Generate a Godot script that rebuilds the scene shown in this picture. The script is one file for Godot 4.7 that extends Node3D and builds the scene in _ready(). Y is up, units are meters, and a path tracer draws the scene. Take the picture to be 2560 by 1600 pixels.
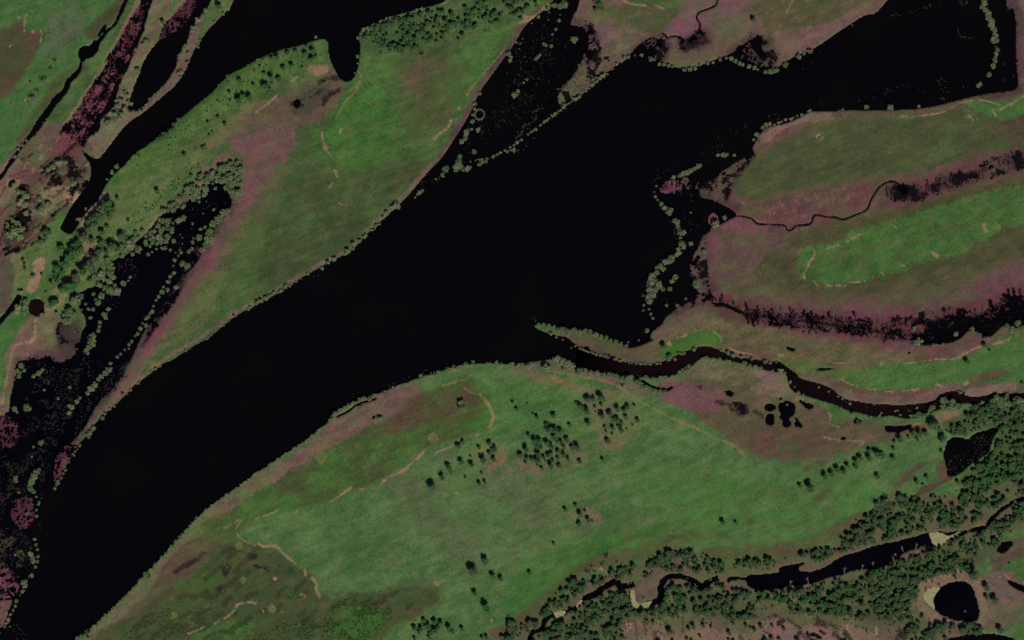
extends Node3D
# A river floodplain seen straight down from very high up.
# Map coordinates: x to the right, y down the picture, metres; world x = mx - 1280, world z = my - 800.

const OX := -240.0
const OY := -240.0
const TEX := 1.6            # metres per texel of the ground colour map
const TW := 1900
const TH := 1300
const GS := 3.2             # metres per terrain grid cell
const GW := 951
const GH := 651

var cr: PackedFloat32Array
var cg: PackedFloat32Array
var cb: PackedFloat32Array
var wet: PackedFloat32Array
var na: PackedByteArray
var nb: PackedByteArray
var nf: PackedByteArray
var ns: PackedByteArray
var nc: PackedByteArray
var hgt: PackedFloat32Array
var rng := RandomNumberGenerator.new()
var used := {}

func numbered(called: String) -> String:
	var k: int = used.get(called, 0)
	used[called] = k + 1
	return called if k == 0 else "%s_%03d" % [called, k]

func tag(o: Node, label: String, category: String, group := "", kind := "") -> void:
	o.set_meta("label", label)
	if category != "": o.set_meta("category", category)
	if group != "": o.set_meta("group", group)
	if kind != "": o.set_meta("kind", kind)

func _ready() -> void:
	# ---- camera, sky, sun, exposure ----
	var cam := Camera3D.new()
	cam.name = "camera"
	cam.position = Vector3(0, 8000, 0)
	cam.rotation_degrees = Vector3(-90, 0, 0)
	cam.fov = rad_to_deg(2.0 * atan(800.0 / 7999.0))
	cam.near = 50.0
	cam.far = 14000.0
	add_child(cam)
	cam.current = true
	var we := WorldEnvironment.new()
	we.name = "environment"
	var env := Environment.new()
	var sm := ProceduralSkyMaterial.new()
	sm.sky_top_color = Color(0.19, 0.27, 0.41)
	sm.sky_horizon_color = Color(0.44, 0.48, 0.52)
	sm.ground_bottom_color = Color(0.16, 0.17, 0.13)
	sm.ground_horizon_color = Color(0.55, 0.60, 0.62)
	var sky := Sky.new()
	sky.sky_material = sm
	env.sky = sky
	env.background_mode = Environment.BG_SKY
	env.tonemap_mode = Environment.TONE_MAPPER_LINEAR
	env.tonemap_exposure = EXPOSURE
	env.sdfgi_enabled = true
	env.ssao_enabled = true
	env.ssil_enabled = true
	we.environment = env
	add_child(we)
	var sun := DirectionalLight3D.new()
	sun.name = "sun"
	sun.light_energy = 1.5
	sun.light_color = Color(1.0, 0.975, 0.94)
	sun.light_angular_distance = 0.5
	sun.shadow_enabled = true
	sun.directional_shadow_max_distance = 12000.0
	# the sun stands to the lower right: shadows fall up and to the left
	sun.look_at_from_position(Vector3.ZERO, Vector3(-0.42, -1.05, -0.90), Vector3.UP)
	add_child(sun)
	rng.seed = 20240
	# ---- the place ----
	make_noise()
	paint_land()
	paint_water()
	paint_details()
	build_ground()
	build_waters()
	build_plants()

# ------------------------------------------------------------------ noise
func noise_bytes(sd: int, wavelength: float, octaves: int, warp := 0.0) -> PackedByteArray:
	var n := FastNoiseLite.new()
	n.seed = sd
	n.noise_type = FastNoiseLite.TYPE_SIMPLEX_SMOOTH
	n.frequency = TEX / wavelength
	n.fractal_octaves = octaves
	n.fractal_gain = 0.55
	if warp > 0.0:
		n.domain_warp_enabled = true
		n.domain_warp_type = FastNoiseLite.DOMAIN_WARP_SIMPLEX
		n.domain_warp_frequency = TEX / (wavelength * 0.7)
		n.domain_warp_amplitude = warp * wavelength / TEX
		n.domain_warp_fractal_type = FastNoiseLite.DOMAIN_WARP_FRACTAL_NONE
	var im := n.get_image(TW, TH, false, false, true)
	im.convert(Image.FORMAT_RGB8)
	im.adjust_bcs(1.0, 2.0, 1.0)
	im.convert(Image.FORMAT_L8)
	return im.get_data()

func make_noise() -> void:
	na = noise_bytes(11, 55.0, 5, 0.3)
	nb = noise_bytes(23, 170.0, 6, 0.3)
	nf = noise_bytes(37, 9.0, 3)
	nc = noise_bytes(71, 30.0, 4, 0.4)
	# flow-laid streaks, longer than wide, rising to the right
	var n3 := FastNoiseLite.new()
	n3.seed = 51
	n3.frequency = TEX / 26.0
	n3.fractal_octaves = 4
	n3.fractal_gain = 0.6
	var th := TH + 760
	var big := n3.get_image(TW / 5, th, false, false, true)
	big.convert(Image.FORMAT_RGB8)
	big.adjust_bcs(1.0, 2.0, 1.0)
	big.convert(Image.FORMAT_L8)
	big.resize(TW, th, Image.INTERPOLATE_CUBIC)
	var sl := Image.create(TW, TH, false, Image.FORMAT_L8)
	for x in TW: sl.blit_rect(big, Rect2i(x, int(x * 0.4), 1, TH), Vector2i(x, 0))
	ns = sl.get_data()
	var n := TW * TH
	cr.resize(n); cg.resize(n); cb.resize(n); wet.resize(n)

# ------------------------------------------------------------------ painter
func smooth(p: Array, closed: bool, sub := 4) -> PackedVector2Array:
	var v := PackedVector2Array()
	var n := p.size() / 2
	for i in n: v.append(Vector2(p[2 * i], p[2 * i + 1]))
	var out := PackedVector2Array()
	var last := n if closed else n - 1
	for i in last:
		var p0 := v[(i - 1 + n) % n] if (closed or i > 0) else v[0]
		var p1 := v[i]
		var p2 := v[(i + 1) % n]
		var p3 := v[(i + 2) % n] if (closed or i + 2 < n) else v[n - 1]
		for k in sub:
			var t := float(k) / sub
			out.append(p1.cubic_interpolate(p2, p0, p3, t))
	if not closed: out.append(v[n - 1])
	return out

func scan(im: Image, poly: PackedVector2Array) -> void:
	# fills a polygon given in the image's own pixels
	var n := poly.size()
	var y0 := 1e9
	var y1 := -1e9
	for q in poly:
		y0 = minf(y0, q.y); y1 = maxf(y1, q.y)
	var h := im.get_height()
	for y in range(maxi(0, int(ceil(y0 - 0.5))), mini(h - 1, int(floor(y1 - 0.5))) + 1):
		var yc := y + 0.5
		var xs := PackedFloat32Array()
		var a := poly[n - 1]
		for i in n:
			var b := poly[i]
			if (a.y <= yc) != (b.y <= yc):
				xs.append(a.x + (yc - a.y) / (b.y - a.y) * (b.x - a.x))
			a = b
		xs.sort()
		for k in range(0, xs.size() - 1, 2):
			var xa := int(round(xs[k]))
			var xb := int(round(xs[k + 1]))
			if xb > xa: im.fill_rect(Rect2i(xa, y, xb - xa, 1), Color.WHITE)

# one layer of ground cover: shapes (closed outlines, or lines when width > 0), two tones,
# soft edge in metres, edge roughness, sharpness, opacity, wetness (0 dry land, 1 under water) and its variation
func lay(shapes: Array, width: float, ca: Array, cb2: Array, feather: float, amp: float, hard: float, op: float, w := 0.0, wamp := 0.0, wop := 1.0, grow := 0.0) -> void:
	var polys: Array = []
	var x0 := 1e9; var x1 := -1e9; var y0 := 1e9; var y1 := -1e9
	for s in shapes:
		var pts := smooth(s, width <= 0.0)
		if grow > 0.0:
			var big := PackedVector2Array()
			for q in Geometry2D.offset_polygon(pts, grow, Geometry2D.JOIN_ROUND):
				if q.size() > big.size(): big = q
			if big.size() > 2: pts = big
		polys.append(pts)
		for q in pts:
			x0 = minf(x0, q.x); x1 = maxf(x1, q.x); y0 = minf(y0, q.y); y1 = maxf(y1, q.y)
	var pad := feather * 2.0 + width + 4.0
	var tx0 := maxi(0, int((x0 - pad - OX) / TEX))
	var ty0 := maxi(0, int((y0 - pad - OY) / TEX))
	var tx1 := mini(TW, int((x1 + pad - OX) / TEX) + 1)
	var ty1 := mini(TH, int((y1 + pad - OY) / TEX) + 1)
	var wd := tx1 - tx0
	var ht := ty1 - ty0
	if wd < 2 or ht < 2: return
	var s := clampf(feather / TEX, 1.0, 24.0)
	var lw := maxi(2, int(ceil(wd / s)))
	var lh := maxi(2, int(ceil(ht / s)))
	# lines are drawn fine and then softened
	var sup := 1
	if s > 1.5: sup = 2
	var im := Image.create(lw * sup, lh * sup, false, Image.FORMAT_L8)
	var kx := float(lw * sup) / wd / TEX
	var ky := float(lh * sup) / ht / TEX
	var off := Vector2(OX + tx0 * TEX, OY + ty0 * TEX)
	for pts in polys:
		var q := PackedVector2Array()
		if width <= 0.0:
			for p in pts: q.append((p - off) * Vector2(kx, ky))
			scan(im, q)
		else:
			for i in pts.size() - 1:
				var a: Vector2 = pts[i]
				var b: Vector2 = pts[i + 1]
				var d := (b - a).normalized()
				var nn := Vector2(-d.y, d.x) * width * 0.5
				var e := d * width * 0.25
				q = PackedVector2Array()
				for p in [a - e + nn, b + e + nn, b + e - nn, a - e - nn]: q.append((p - off) * Vector2(kx, ky))
				scan(im, q)
	if sup > 1: im.resize(lw, lh, Image.INTERPOLATE_BILINEAR)
	im.resize(wd, ht, Image.INTERPOLATE_BILINEAR if s < 1.5 else Image.INTERPOLATE_CUBIC)
	var md := im.get_data()
	var ar := float(ca[0]); var ag := float(ca[1]); var ab := float(ca[2])
	var dr := float(cb2[0]) - ar; var dg := float(cb2[1]) - ag; var db := float(cb2[2]) - ab
	var i255 := 1.0 / 255.0
	var bias := 0.5 - 0.5 * hard
	for y in ht:
		var g := (y + ty0) * TW + tx0
		var m := y * wd
		for x in wd:
			var mv := md[m]
			if mv > 3:
				var n := na[g] * i255 - 0.5
				var f := nf[g] * i255 - 0.5
				var a := (mv * i255 + (0.6 * n + 0.5 * f) * amp) * hard + bias
				if a > 0.0:
					if a > 1.0: a = 1.0
					var wa := a * wop
					a *= op
					var t := (nb[g] * i255 - 0.5) * 0.9 + n * 0.4 + (ns[g] * i255 - 0.5) * 0.4 + f * 0.35 + 0.5
					if t < 0.0: t = 0.0
					elif t > 1.0: t = 1.0
					cr[g] += (ar + dr * t - cr[g]) * a
					cg[g] += (ag + dg * t - cg[g]) * a
					cb[g] += (ab + db * t - cb[g]) * a
					wet[g] += (w + (1.25 * n + 0.45 * f) * wamp - wet[g]) * wa
			g += 1
			m += 1

func area(p: Array, ca: Array, cb2: Array, feather := 14.0, amp := 0.9, op := 0.9) -> void:
	lay([p], 0.0, ca, cb2, feather, amp, 1.6, op, 0.0, 0.0, 0.0)

func region(p: Array, ca: Array, cb2: Array) -> void:
	lay([p], 0.0, ca, cb2, 5.0, 0.6, 1.6, 1.0, 0.0, 0.0, 0.0, 13.0)

func land(p: Array, ca: Array, cb2: Array, feather := 4.0, amp := 0.35) -> void:
	lay([p], 0.0, ca, cb2, feather, amp, 3.0, 1.0, 0.0, 0.0, 1.0)

func line(p: Array, width: float, ca: Array, cb2: Array, feather := 4.0, amp := 0.8, op := 0.9) -> void:
	lay([p], width, ca, cb2, feather, amp * 1.25, 2.0, op, 0.0, 0.0, 0.0)

func marsh(p: Array, ca: Array, cb2: Array, w: float, wamp: float, feather := 8.0, amp := 0.8) -> void:
	lay([p], 0.0, ca, cb2, feather, amp * 1.5, 2.0, 1.0, w, wamp * 1.6, 1.0)

func water(p: Array, ca := MUD, cb2 := MUD2, feather := 2.4, amp := 0.3) -> void:
	lay([p], 0.0, ca, cb2, feather, amp, 3.0, 1.0, 1.0, 0.0, 1.0)

func creek(p: Array, width: float, feather := 2.0, amp := 0.3) -> void:
	lay([p], width, MUD, MUD2, feather, amp, 3.0, 1.0, 0.95, 0.0, 1.0)

const EXPOSURE := 0.87
const MUD := [22, 16, 20]
const MUD2 := [34, 26, 26]
const GA := [60, 104, 48]
const GB := [74, 100, 58]
const OL := [62, 74, 44]
const OL2 := [74, 80, 52]
const BR := [88, 70, 56]
const TB := [108, 92, 76]
const PK := [118, 80, 84]
const PK2 := [102, 74, 70]
const SD := [148, 116, 92]
const TN := [118, 110, 78]

# water bodies: outline (or centre line and width) of each
const BODIES := [
	{"name": "river", "label": "broad black river widening into a lake across the middle", "category": "river", "pts": [
		151, 1200, 160, 1175, 172, 1150, 188, 1125, 205, 1100, 222, 1085, 235, 1062, 250, 1045, 265, 1030, 290, 1010, 310, 992, 340, 960, 375, 935, 405, 910, 430, 900, 480, 868, 530, 838, 577, 799, 640, 760, 693, 731, 746, 699, 788, 675, 830, 651, 873, 630, 918, 585, 952, 553, 994, 516, 1024, 485, 1053, 450, 1079, 421, 1101, 399, 1143, 336, 1177, 280, 1198, 233, 1235, 180, 1280, 118, 1312, 66, 1354, 29, 1385, -5, 1440, -300,
		1520, -300, 1449, 0, 1439, 26, 1428, 61, 1465, 71, 1481, 106, 1476, 132, 1440, 180, 1400, 230, 1407, 267, 1449, 241, 1481, 212, 1518, 180, 1545, 159, 1571, 140, 1600, 110, 1629, 93, 1648, 106, 1628, 140, 1640, 156, 1693, 169, 1740, 167, 1798, 145, 1830, 132, 1888, 95, 1902, 125, 1925, 180, 1954, 161, 1989, 140, 2034, 122, 2105, 74, 2158, 40, 2219, 0, 2400, -300, 2560, -300,
		2515, 0, 2531, 21, 2539, 53, 2540, 159, 2546, 201, 2534, 225, 2475, 233, 2423, 243, 2370, 257, 2311, 270, 2237, 275, 2158, 275, 2065, 278, 2026, 279, 1999, 294, 1960, 310, 1920, 317, 1896, 341, 1875, 381, 1849, 400, 1809, 426, 1760, 448, 1750, 490, 1780, 500, 1830, 525, 1838, 540, 1804, 559, 1764, 585, 1751, 601, 1740, 638, 1730, 670, 1740, 712, 1756, 731, 1714, 749, 1693, 770, 1666, 791, 1656, 808, 1627, 834, 1624, 853, 1576, 870, 1545, 856, 1505, 844, 1460, 829, 1407, 818, 1359, 812, 1338, 808,
		1341, 821, 1381, 837, 1425, 850, 1428, 906, 1404, 891, 1367, 900, 1333, 904, 1280, 908, 1169, 910, 1129, 919, 1090, 932, 1037, 948, 992, 964, 957, 980, 905, 996, 860, 1017, 830, 1041, 817, 1057, 788, 1080, 746, 1112, 714, 1133, 680, 1157, 640, 1181, 616, 1200, 542, 1253, 497, 1290, 450, 1340, 413, 1383, 378, 1420, 349, 1451, 304, 1499, 254, 1547, 228, 1570, 190, 1597, 60, 1760, -40, 1900,
		-300, 1900, -100, 1700, 0, 1584, 13, 1555, 32, 1525, 42, 1504, 53, 1486, 61, 1459, 77, 1438, 87, 1417, 98, 1385, 92, 1340, 95, 1280, 110, 1240, 135, 1226]},
	{"name": "side_channel", "label": "brown-black side channel winding from the spit to the right edge", "category": "channel", "tint": 1, "pts": [
		1425, 850, 1455, 872, 1490, 885, 1518, 897, 1571, 906, 1637, 908, 1672, 898, 1703, 882, 1743, 869, 1764, 866, 1796, 874, 1830, 890, 1875, 897, 1920, 903, 1946, 904, 1973, 922, 1991, 935, 2002, 946, 2047, 959, 2079, 972, 2110, 996, 2145, 1004, 2185, 1010, 2264, 1012, 2327, 1004, 2351, 988, 2370, 979, 2409, 980, 2415, 990, 2462, 990, 2483, 984, 2560, 983, 2860, 960, 2860, 985, 2560, 1000, 2475, 996, 2470, 1009, 2409, 1009, 2343, 1025, 2317, 1038, 2264, 1046, 2224, 1038, 2195, 1043, 2153, 1033, 2110, 1022, 2089, 1012, 2052, 1001, 2010, 988, 1986, 980, 1973, 964, 1968, 943, 1957, 930, 1920, 927, 1862, 911, 1809, 898, 1756, 895, 1730, 914, 1698, 932, 1663, 943, 1610, 943, 1589, 937, 1518, 935, 1476, 930, 1444, 921, 1428, 906, 1404, 886, 1396, 850, 1405, 842]},
	{"name": "lagoon", "amp": 0.9, "tint": 2, "grow": 14.0, "label": "black lagoon with round willow crowns left of the river", "category": "lagoon", "pts": [
		529, 453, 560, 465, 578, 500, 571, 525, 540, 560, 520, 600, 500, 640, 480, 672, 455, 700, 440, 735, 410, 765, 385, 800, 360, 826, 339, 874, 312, 919, 286, 964, 251, 1001, 225, 1043, 198, 1086, 172, 1112, 150, 1170, 134, 1226, 96, 1285, 94, 1340, 100, 1385, 88, 1417, 60, 1460, 45, 1500, 0, 1582, -300, 1800, -300, 1150, 0, 1060, 21, 1038, 24, 998, 37, 948, 45, 906, 90, 900, 130, 905, 170, 900, 190, 870, 205, 830, 215, 800, 195, 760, 200, 735, 235, 715, 262, 690, 285, 650, 330, 628, 345, 600, 372, 580, 385, 560, 412, 530, 440, 520, 470, 500, 500, 480]},
	{"name": "side_river", "label": "dark river arm from the top edge to its dead end", "category": "river", "pts": [
		151, 572, 156, 559, 172, 527, 190, 500, 212, 471, 225, 448, 225, 410, 206, 384, 207, 376, 222, 388, 243, 398, 265, 376, 299, 331, 325, 304, 360, 280, 397, 249, 434, 217, 458, 185, 474, 151, 489, 119, 521, 74, 550, 45, 569, 24, 584, 0, 700, -300, 1250, -300, 1190, -60, 1114, 0, 1090, 11, 1037, 24, 957, 48, 907, 71, 897, 93, 901, 116, 898, 148, 889, 185, 873, 202, 852, 198, 836, 172, 823, 140, 820, 105, 799, 98, 746, 114, 693, 127, 640, 150, 608, 169, 569, 190, 532, 228, 495, 259, 450, 296, 410, 331, 365, 365, 336, 384, 310, 413, 286, 434, 265, 461, 246, 498, 225, 519, 201, 551, 183, 580, 169, 584]},
	{"name": "old_channel", "amp": 0.9, "label": "black abandoned channel between two brown ridges", "category": "channel", "pts": [
		640, -300, 527, 0, 503, 34, 484, 61, 471, 93, 447, 140, 437, 172, 413, 209, 376, 246, 357, 270, 331, 278, 320, 273, 325, 243, 341, 204, 357, 159, 376, 127, 392, 106, 405, 79, 415, 58, 450, 21, 466, 0, 560, -300]},
	{"name": "marsh_channel", "amp": 0.9, "label": "black and pink overgrown channel in the upper left", "category": "channel", "pts": [
		450, -300, 352, 8, 323, 50, 304, 87, 280, 127, 265, 159, 246, 190, 220, 228, 201, 265, 172, 304, 160, 322, 190, 330, 208, 375, 217, 347, 249, 323, 254, 299, 283, 265, 291, 238, 304, 201, 323, 159, 341, 111, 360, 74, 368, 40, 381, 0, 500, -300]},
	{"name": "slough", "amp": 0.9, "label": "narrow black slough widening through the upper left pasture", "category": "slough", "pts": [
		370, -110, 325, -10, 303, 35, 292, 60, 268, 80, 248, 110, 246, 122, 235, 138, 215, 148, 206, 156, 204, 168, 198, 184, 178, 204, 170, 225, 148, 252, 127, 282, 111, 305, 90, 334, 66, 356, 42, 390, 15, 432, -20, 480, -120, 610, -130, 600, -30, 480, 5, 430, 29, 395, 48, 368, 69, 340, 87, 311, 106, 285, 130, 248, 157, 223, 164, 198, 174, 195, 193, 172, 200, 152, 197, 130, 205, 117, 228, 112, 236, 102, 246, 100, 264, 76, 284, 60, 297, 30, 318, -12]},
	{"name": "pool", "label": "slim dark pool touching the upper left slough", "category": "pool", "pts": [250, 76, 258, 66, 266, 60, 264, 72, 254, 82, 248, 92, 244, 88]},
	{"name": "round_pond", "tint": 3, "label": "small round brown pond in the left woods", "category": "pond", "pts": [91, 747, 106, 752, 111, 768, 108, 784, 92, 790, 76, 784, 71, 768, 76, 752]},
	{"name": "backwater", "label": "dark backwater strip leaving by the left edge", "category": "backwater", "pts": [45, 736, 54, 742, 40, 768, 14, 795, 0, 812, -60, 870, -70, 855, 0, 795, 30, 756]},
	{"name": "woodland_creek", "amp": 0.9, "tint": 2, "label": "long black creek reach with snags in the lower woods", "category": "creek", "pts": [
		1868, 1440, 1920, 1435, 1949, 1430, 1949, 1420, 1973, 1412, 2015, 1406, 1996, 1420, 2010, 1428, 2034, 1428, 2068, 1414, 2100, 1393, 2145, 1380, 2198, 1361, 2245, 1353, 2325, 1332, 2370, 1328, 2400, 1332, 2398, 1345, 2370, 1350, 2350, 1368, 2335, 1366, 2290, 1372, 2264, 1380, 2230, 1404, 2185, 1420, 2132, 1428, 2068, 1446, 2034, 1457, 1973, 1465, 1920, 1475, 1872, 1467]},
	{"name": "creek_pool", "amp": 1.4, "label": "black creek bend around a sandy knoll in the woods", "category": "creek", "line": 13.0, "pts": [1632, 1506, 1650, 1494, 1652, 1466, 1664, 1446, 1687, 1440, 1717, 1445, 1740, 1458, 1754, 1466, 1769, 1456, 1791, 1446]},
	{"name": "lower_creek", "amp": 1.4, "label": "short black creek reach left of the algae bend", "category": "creek", "line": 15.0, "pts": [1463, 1494, 1486, 1486, 1505, 1473, 1529, 1458, 1542, 1456, 1553, 1467, 1582, 1460]},
	{"name": "edge_creek", "amp": 0.9, "label": "black creek end at the bottom edge of the woods", "category": "creek", "line": 11.0, "pts": [1318, 1640, 1328, 1584, 1355, 1572, 1360, 1552, 1382, 1535]},
	{"name": "green_pool", "label": "pool under yellow-green weed at a creek bend", "category": "pool", "line": 14.0, "pts": [1580, 1478, 1584, 1500, 1590, 1514, 1606, 1516, 1624, 1508]},
	{"name": "weedy_pool", "label": "small weedy pool on the creek near the bottom edge", "category": "pool", "line": 14.0, "pts": [1384, 1538, 1398, 1536, 1412, 1530]},
	{"name": "thin_creek", "label": "thin creek link between black creek reach and weedy pool", "category": "creek", "line": 6.0, "pts": [1412, 1530, 1430, 1524, 1444, 1514, 1452, 1504, 1463, 1494]},
	{"name": "linking_creek", "amp": 0.9, "label": "narrow black link beside the long creek reach", "category": "creek", "line": 7.0, "pts": [1820, 1452, 1828, 1445, 1850, 1446, 1872, 1448]},
	{"name": "upper_creek", "amp": 1.9, "label": "broken black creek climbing to the right edge woods", "category": "creek", "line": 8.0, "pts": [2400, 1334, 2436, 1324, 2465, 1318, 2476, 1300, 2491, 1287, 2505, 1274, 2530, 1258, 2560, 1244, 2860, 1150]},
	{"name": "dark_pond", "amp": 0.9, "tint": 2, "label": "big oval black pond with yellow-green rim", "category": "pond", "pts": [2349, 1468, 2375, 1457, 2404, 1451, 2423, 1459, 2436, 1480, 2446, 1515, 2449, 1536, 2436, 1552, 2396, 1552, 2370, 1544, 2341, 1528, 2322, 1514, 2308, 1490, 2326, 1470]},
	{"name": "edge_pond", "amp": 0.9, "label": "black pond cut by the bottom edge", "category": "pond", "pts": [2350, 1606, 2396, 1591, 2436, 1585, 2480, 1585, 2515, 1590, 2540, 1606, 2530, 1660, 2450, 1690, 2370, 1660]},
	{"name": "small_pond", "amp": 0.9, "label": "small black pond in brown ground near the right edge", "category": "pond", "pts": [2491, 1368, 2505, 1356, 2528, 1352, 2532, 1360, 2516, 1376, 2500, 1382]},
	{"name": "tail_pond", "label": "tapered black pond leaving by the right edge", "category": "pond", "pts": [2518, 1450, 2535, 1455, 2560, 1464, 2620, 1480, 2620, 1496, 2560, 1480, 2530, 1466]},
	{"name": "forest_pond", "amp": 0.9, "label": "mottled black pond inside the right-hand wood", "category": "pond", "pts": [2362, 1125, 2375, 1098, 2404, 1094, 2420, 1099, 2441, 1083, 2475, 1072, 2496, 1070, 2478, 1104, 2470, 1131, 2436, 1154, 2404, 1181, 2372, 1189, 2367, 1170, 2359, 1144]},
	{"name": "blot_pond", "amp": 0.9, "label": "largest of the black blot ponds below the side channel", "category": "pond", "pts": [1944, 1018, 1952, 1006, 1968, 1002, 1984, 1010, 1989, 1026, 1984, 1040, 1972, 1046, 1978, 1056, 1972, 1066, 1958, 1066, 1954, 1050, 1946, 1044, 1952, 1036]},
	{"name": "blot_pond", "amp": 0.9, "label": "black blot pond left of the largest blot pond", "category": "pond", "pts": [1910, 1018, 1918, 1009, 1934, 1010, 1941, 1020, 1930, 1028, 1918, 1027]},
	{"name": "blot_pond", "amp": 0.9, "label": "ragged black blot pond below and left of its neighbours", "category": "pond", "pts": [1918, 1036, 1930, 1034, 1938, 1044, 1934, 1060, 1920, 1064, 1914, 1052]},
	{"name": "blot_pond", "amp": 0.9, "label": "black blot pond below and right of the largest one", "category": "pond", "pts": [1984, 1040, 1992, 1044, 1998, 1054, 2006, 1066, 1990, 1066, 1985, 1058, 1990, 1052]},
	{"name": "blot_pond", "amp": 0.9, "label": "wedge-shaped black blot pond nearest the side channel", "category": "pond", "pts": [1996, 1002, 2010, 1004, 2028, 1012, 2031, 1021, 2016, 1022, 2008, 1012]},
	{"name": "oval_pond", "amp": 0.9, "label": "dark oval pond right of the pink flat", "category": "pond", "pts": [1811, 978, 1820, 974, 1833, 981, 1832, 989, 1820, 988]},
	{"name": "long_pond", "amp": 0.9, "label": "long tapered black pond under the side channel", "category": "pond", "pts": [2212, 1070, 2216, 1064, 2240, 1066, 2262, 1064, 2286, 1062, 2262, 1074, 2240, 1080, 2216, 1079]},
	{"name": "sliver_pond", "label": "black sliver pond in the strip above the side channel", "category": "pond", "pts": [2042, 923, 2056, 920, 2088, 921, 2070, 924, 2052, 927]},
	{"name": "sliver_pond", "label": "small black sliver pond under the serrated slough", "category": "pond", "pts": [1964, 868, 1976, 868, 1990, 875, 1976, 877]},
	{"name": "tiny_pond", "amp": 0.9, "label": "tiny dark pond below the side channel", "category": "pond", "pts": [2132, 1052, 2142, 1048, 2154, 1052, 2142, 1057]},
	{"name": "tiny_pond", "amp": 0.9, "label": "tiny dark pond above the tree row", "category": "pond", "pts": [2102, 1096, 2108, 1093, 2114, 1097, 2108, 1101]},
	{"name": "meadow_pool", "label": "small black pool on the wet flat under the river notch", "category": "pool", "pts": [733, 262, 737, 250, 748, 248, 752, 258, 744, 270]},
	{"name": "red_slough", "grow": 18.0, "label": "black slough with reddish edge at the right edge", "category": "slough", "pts": [2317, 806, 2350, 795, 2383, 784, 2396, 790, 2438, 790, 2475, 772, 2502, 762, 2542, 748, 2560, 742, 2860, 700, 2860, 770, 2560, 816, 2510, 813, 2475, 842, 2449, 832, 2423, 826, 2401, 846, 2370, 858, 2330, 862, 2301, 860, 2310, 830]},
	{"name": "ragged_slough", "grow": 26.0, "label": "serrated dark slough between pink flats on the right", "category": "slough", "line": 9.0, "pts": [1752, 731, 1764, 744, 1783, 760, 1809, 762, 1830, 770, 1854, 781, 1900, 790, 1960, 796, 2040, 806, 2100, 815, 2150, 818, 2200, 830, 2250, 836, 2310, 834]},
	{"name": "flat_creek", "label": "thin winding black creek across the right-hand pink flat", "category": "creek", "line": 3.6, "pts": [1822, 543, 1849, 540, 1875, 545, 1885, 552, 1894, 559, 1920, 561, 1960, 563, 1966, 572, 1974, 576, 1982, 572, 1991, 564, 2026, 559, 2036, 538, 2068, 542, 2090, 543, 2105, 549, 2132, 540, 2166, 524, 2177, 500, 2195, 471, 2219, 455, 2243, 457, 2261, 477]},
	{"name": "top_creek", "label": "thin winding creek through the pink ground at the top", "category": "creek", "line": 3.6, "pts": [1830, -120, 1794, 0, 1784, 16, 1762, 25, 1746, 32, 1742, 46, 1750, 60, 1746, 84]},
	{"name": "dark_pool", "label": "soft-edged dark pool on the top pink ground", "category": "pool", "pts": [1740, 84, 1750, 80, 1760, 96, 1742, 112, 1720, 118, 1714, 108, 1732, 104]},
	{"name": "top_creek", "label": "short kinked creek left of the soft-edged dark pool", "category": "creek", "line": 3.8, "pts": [1655, 82, 1664, 88, 1668, 95, 1680, 91, 1700, 93, 1714, 103, 1724, 110]},
	{"name": "inlet", "label": "thin black inlet behind the willows below the side channel", "category": "inlet", "line": 7.0, "pts": [1586, 938, 1606, 952, 1625, 965, 1650, 973, 1668, 974, 1680, 968]},
	{"name": "pink_slough", "label": "dark gap beside the pink bank under the willows", "category": "slough", "line": 4.5, "pts": [842, 1042, 870, 1028, 895, 1010, 930, 1000, 940, 996]},
]

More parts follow.
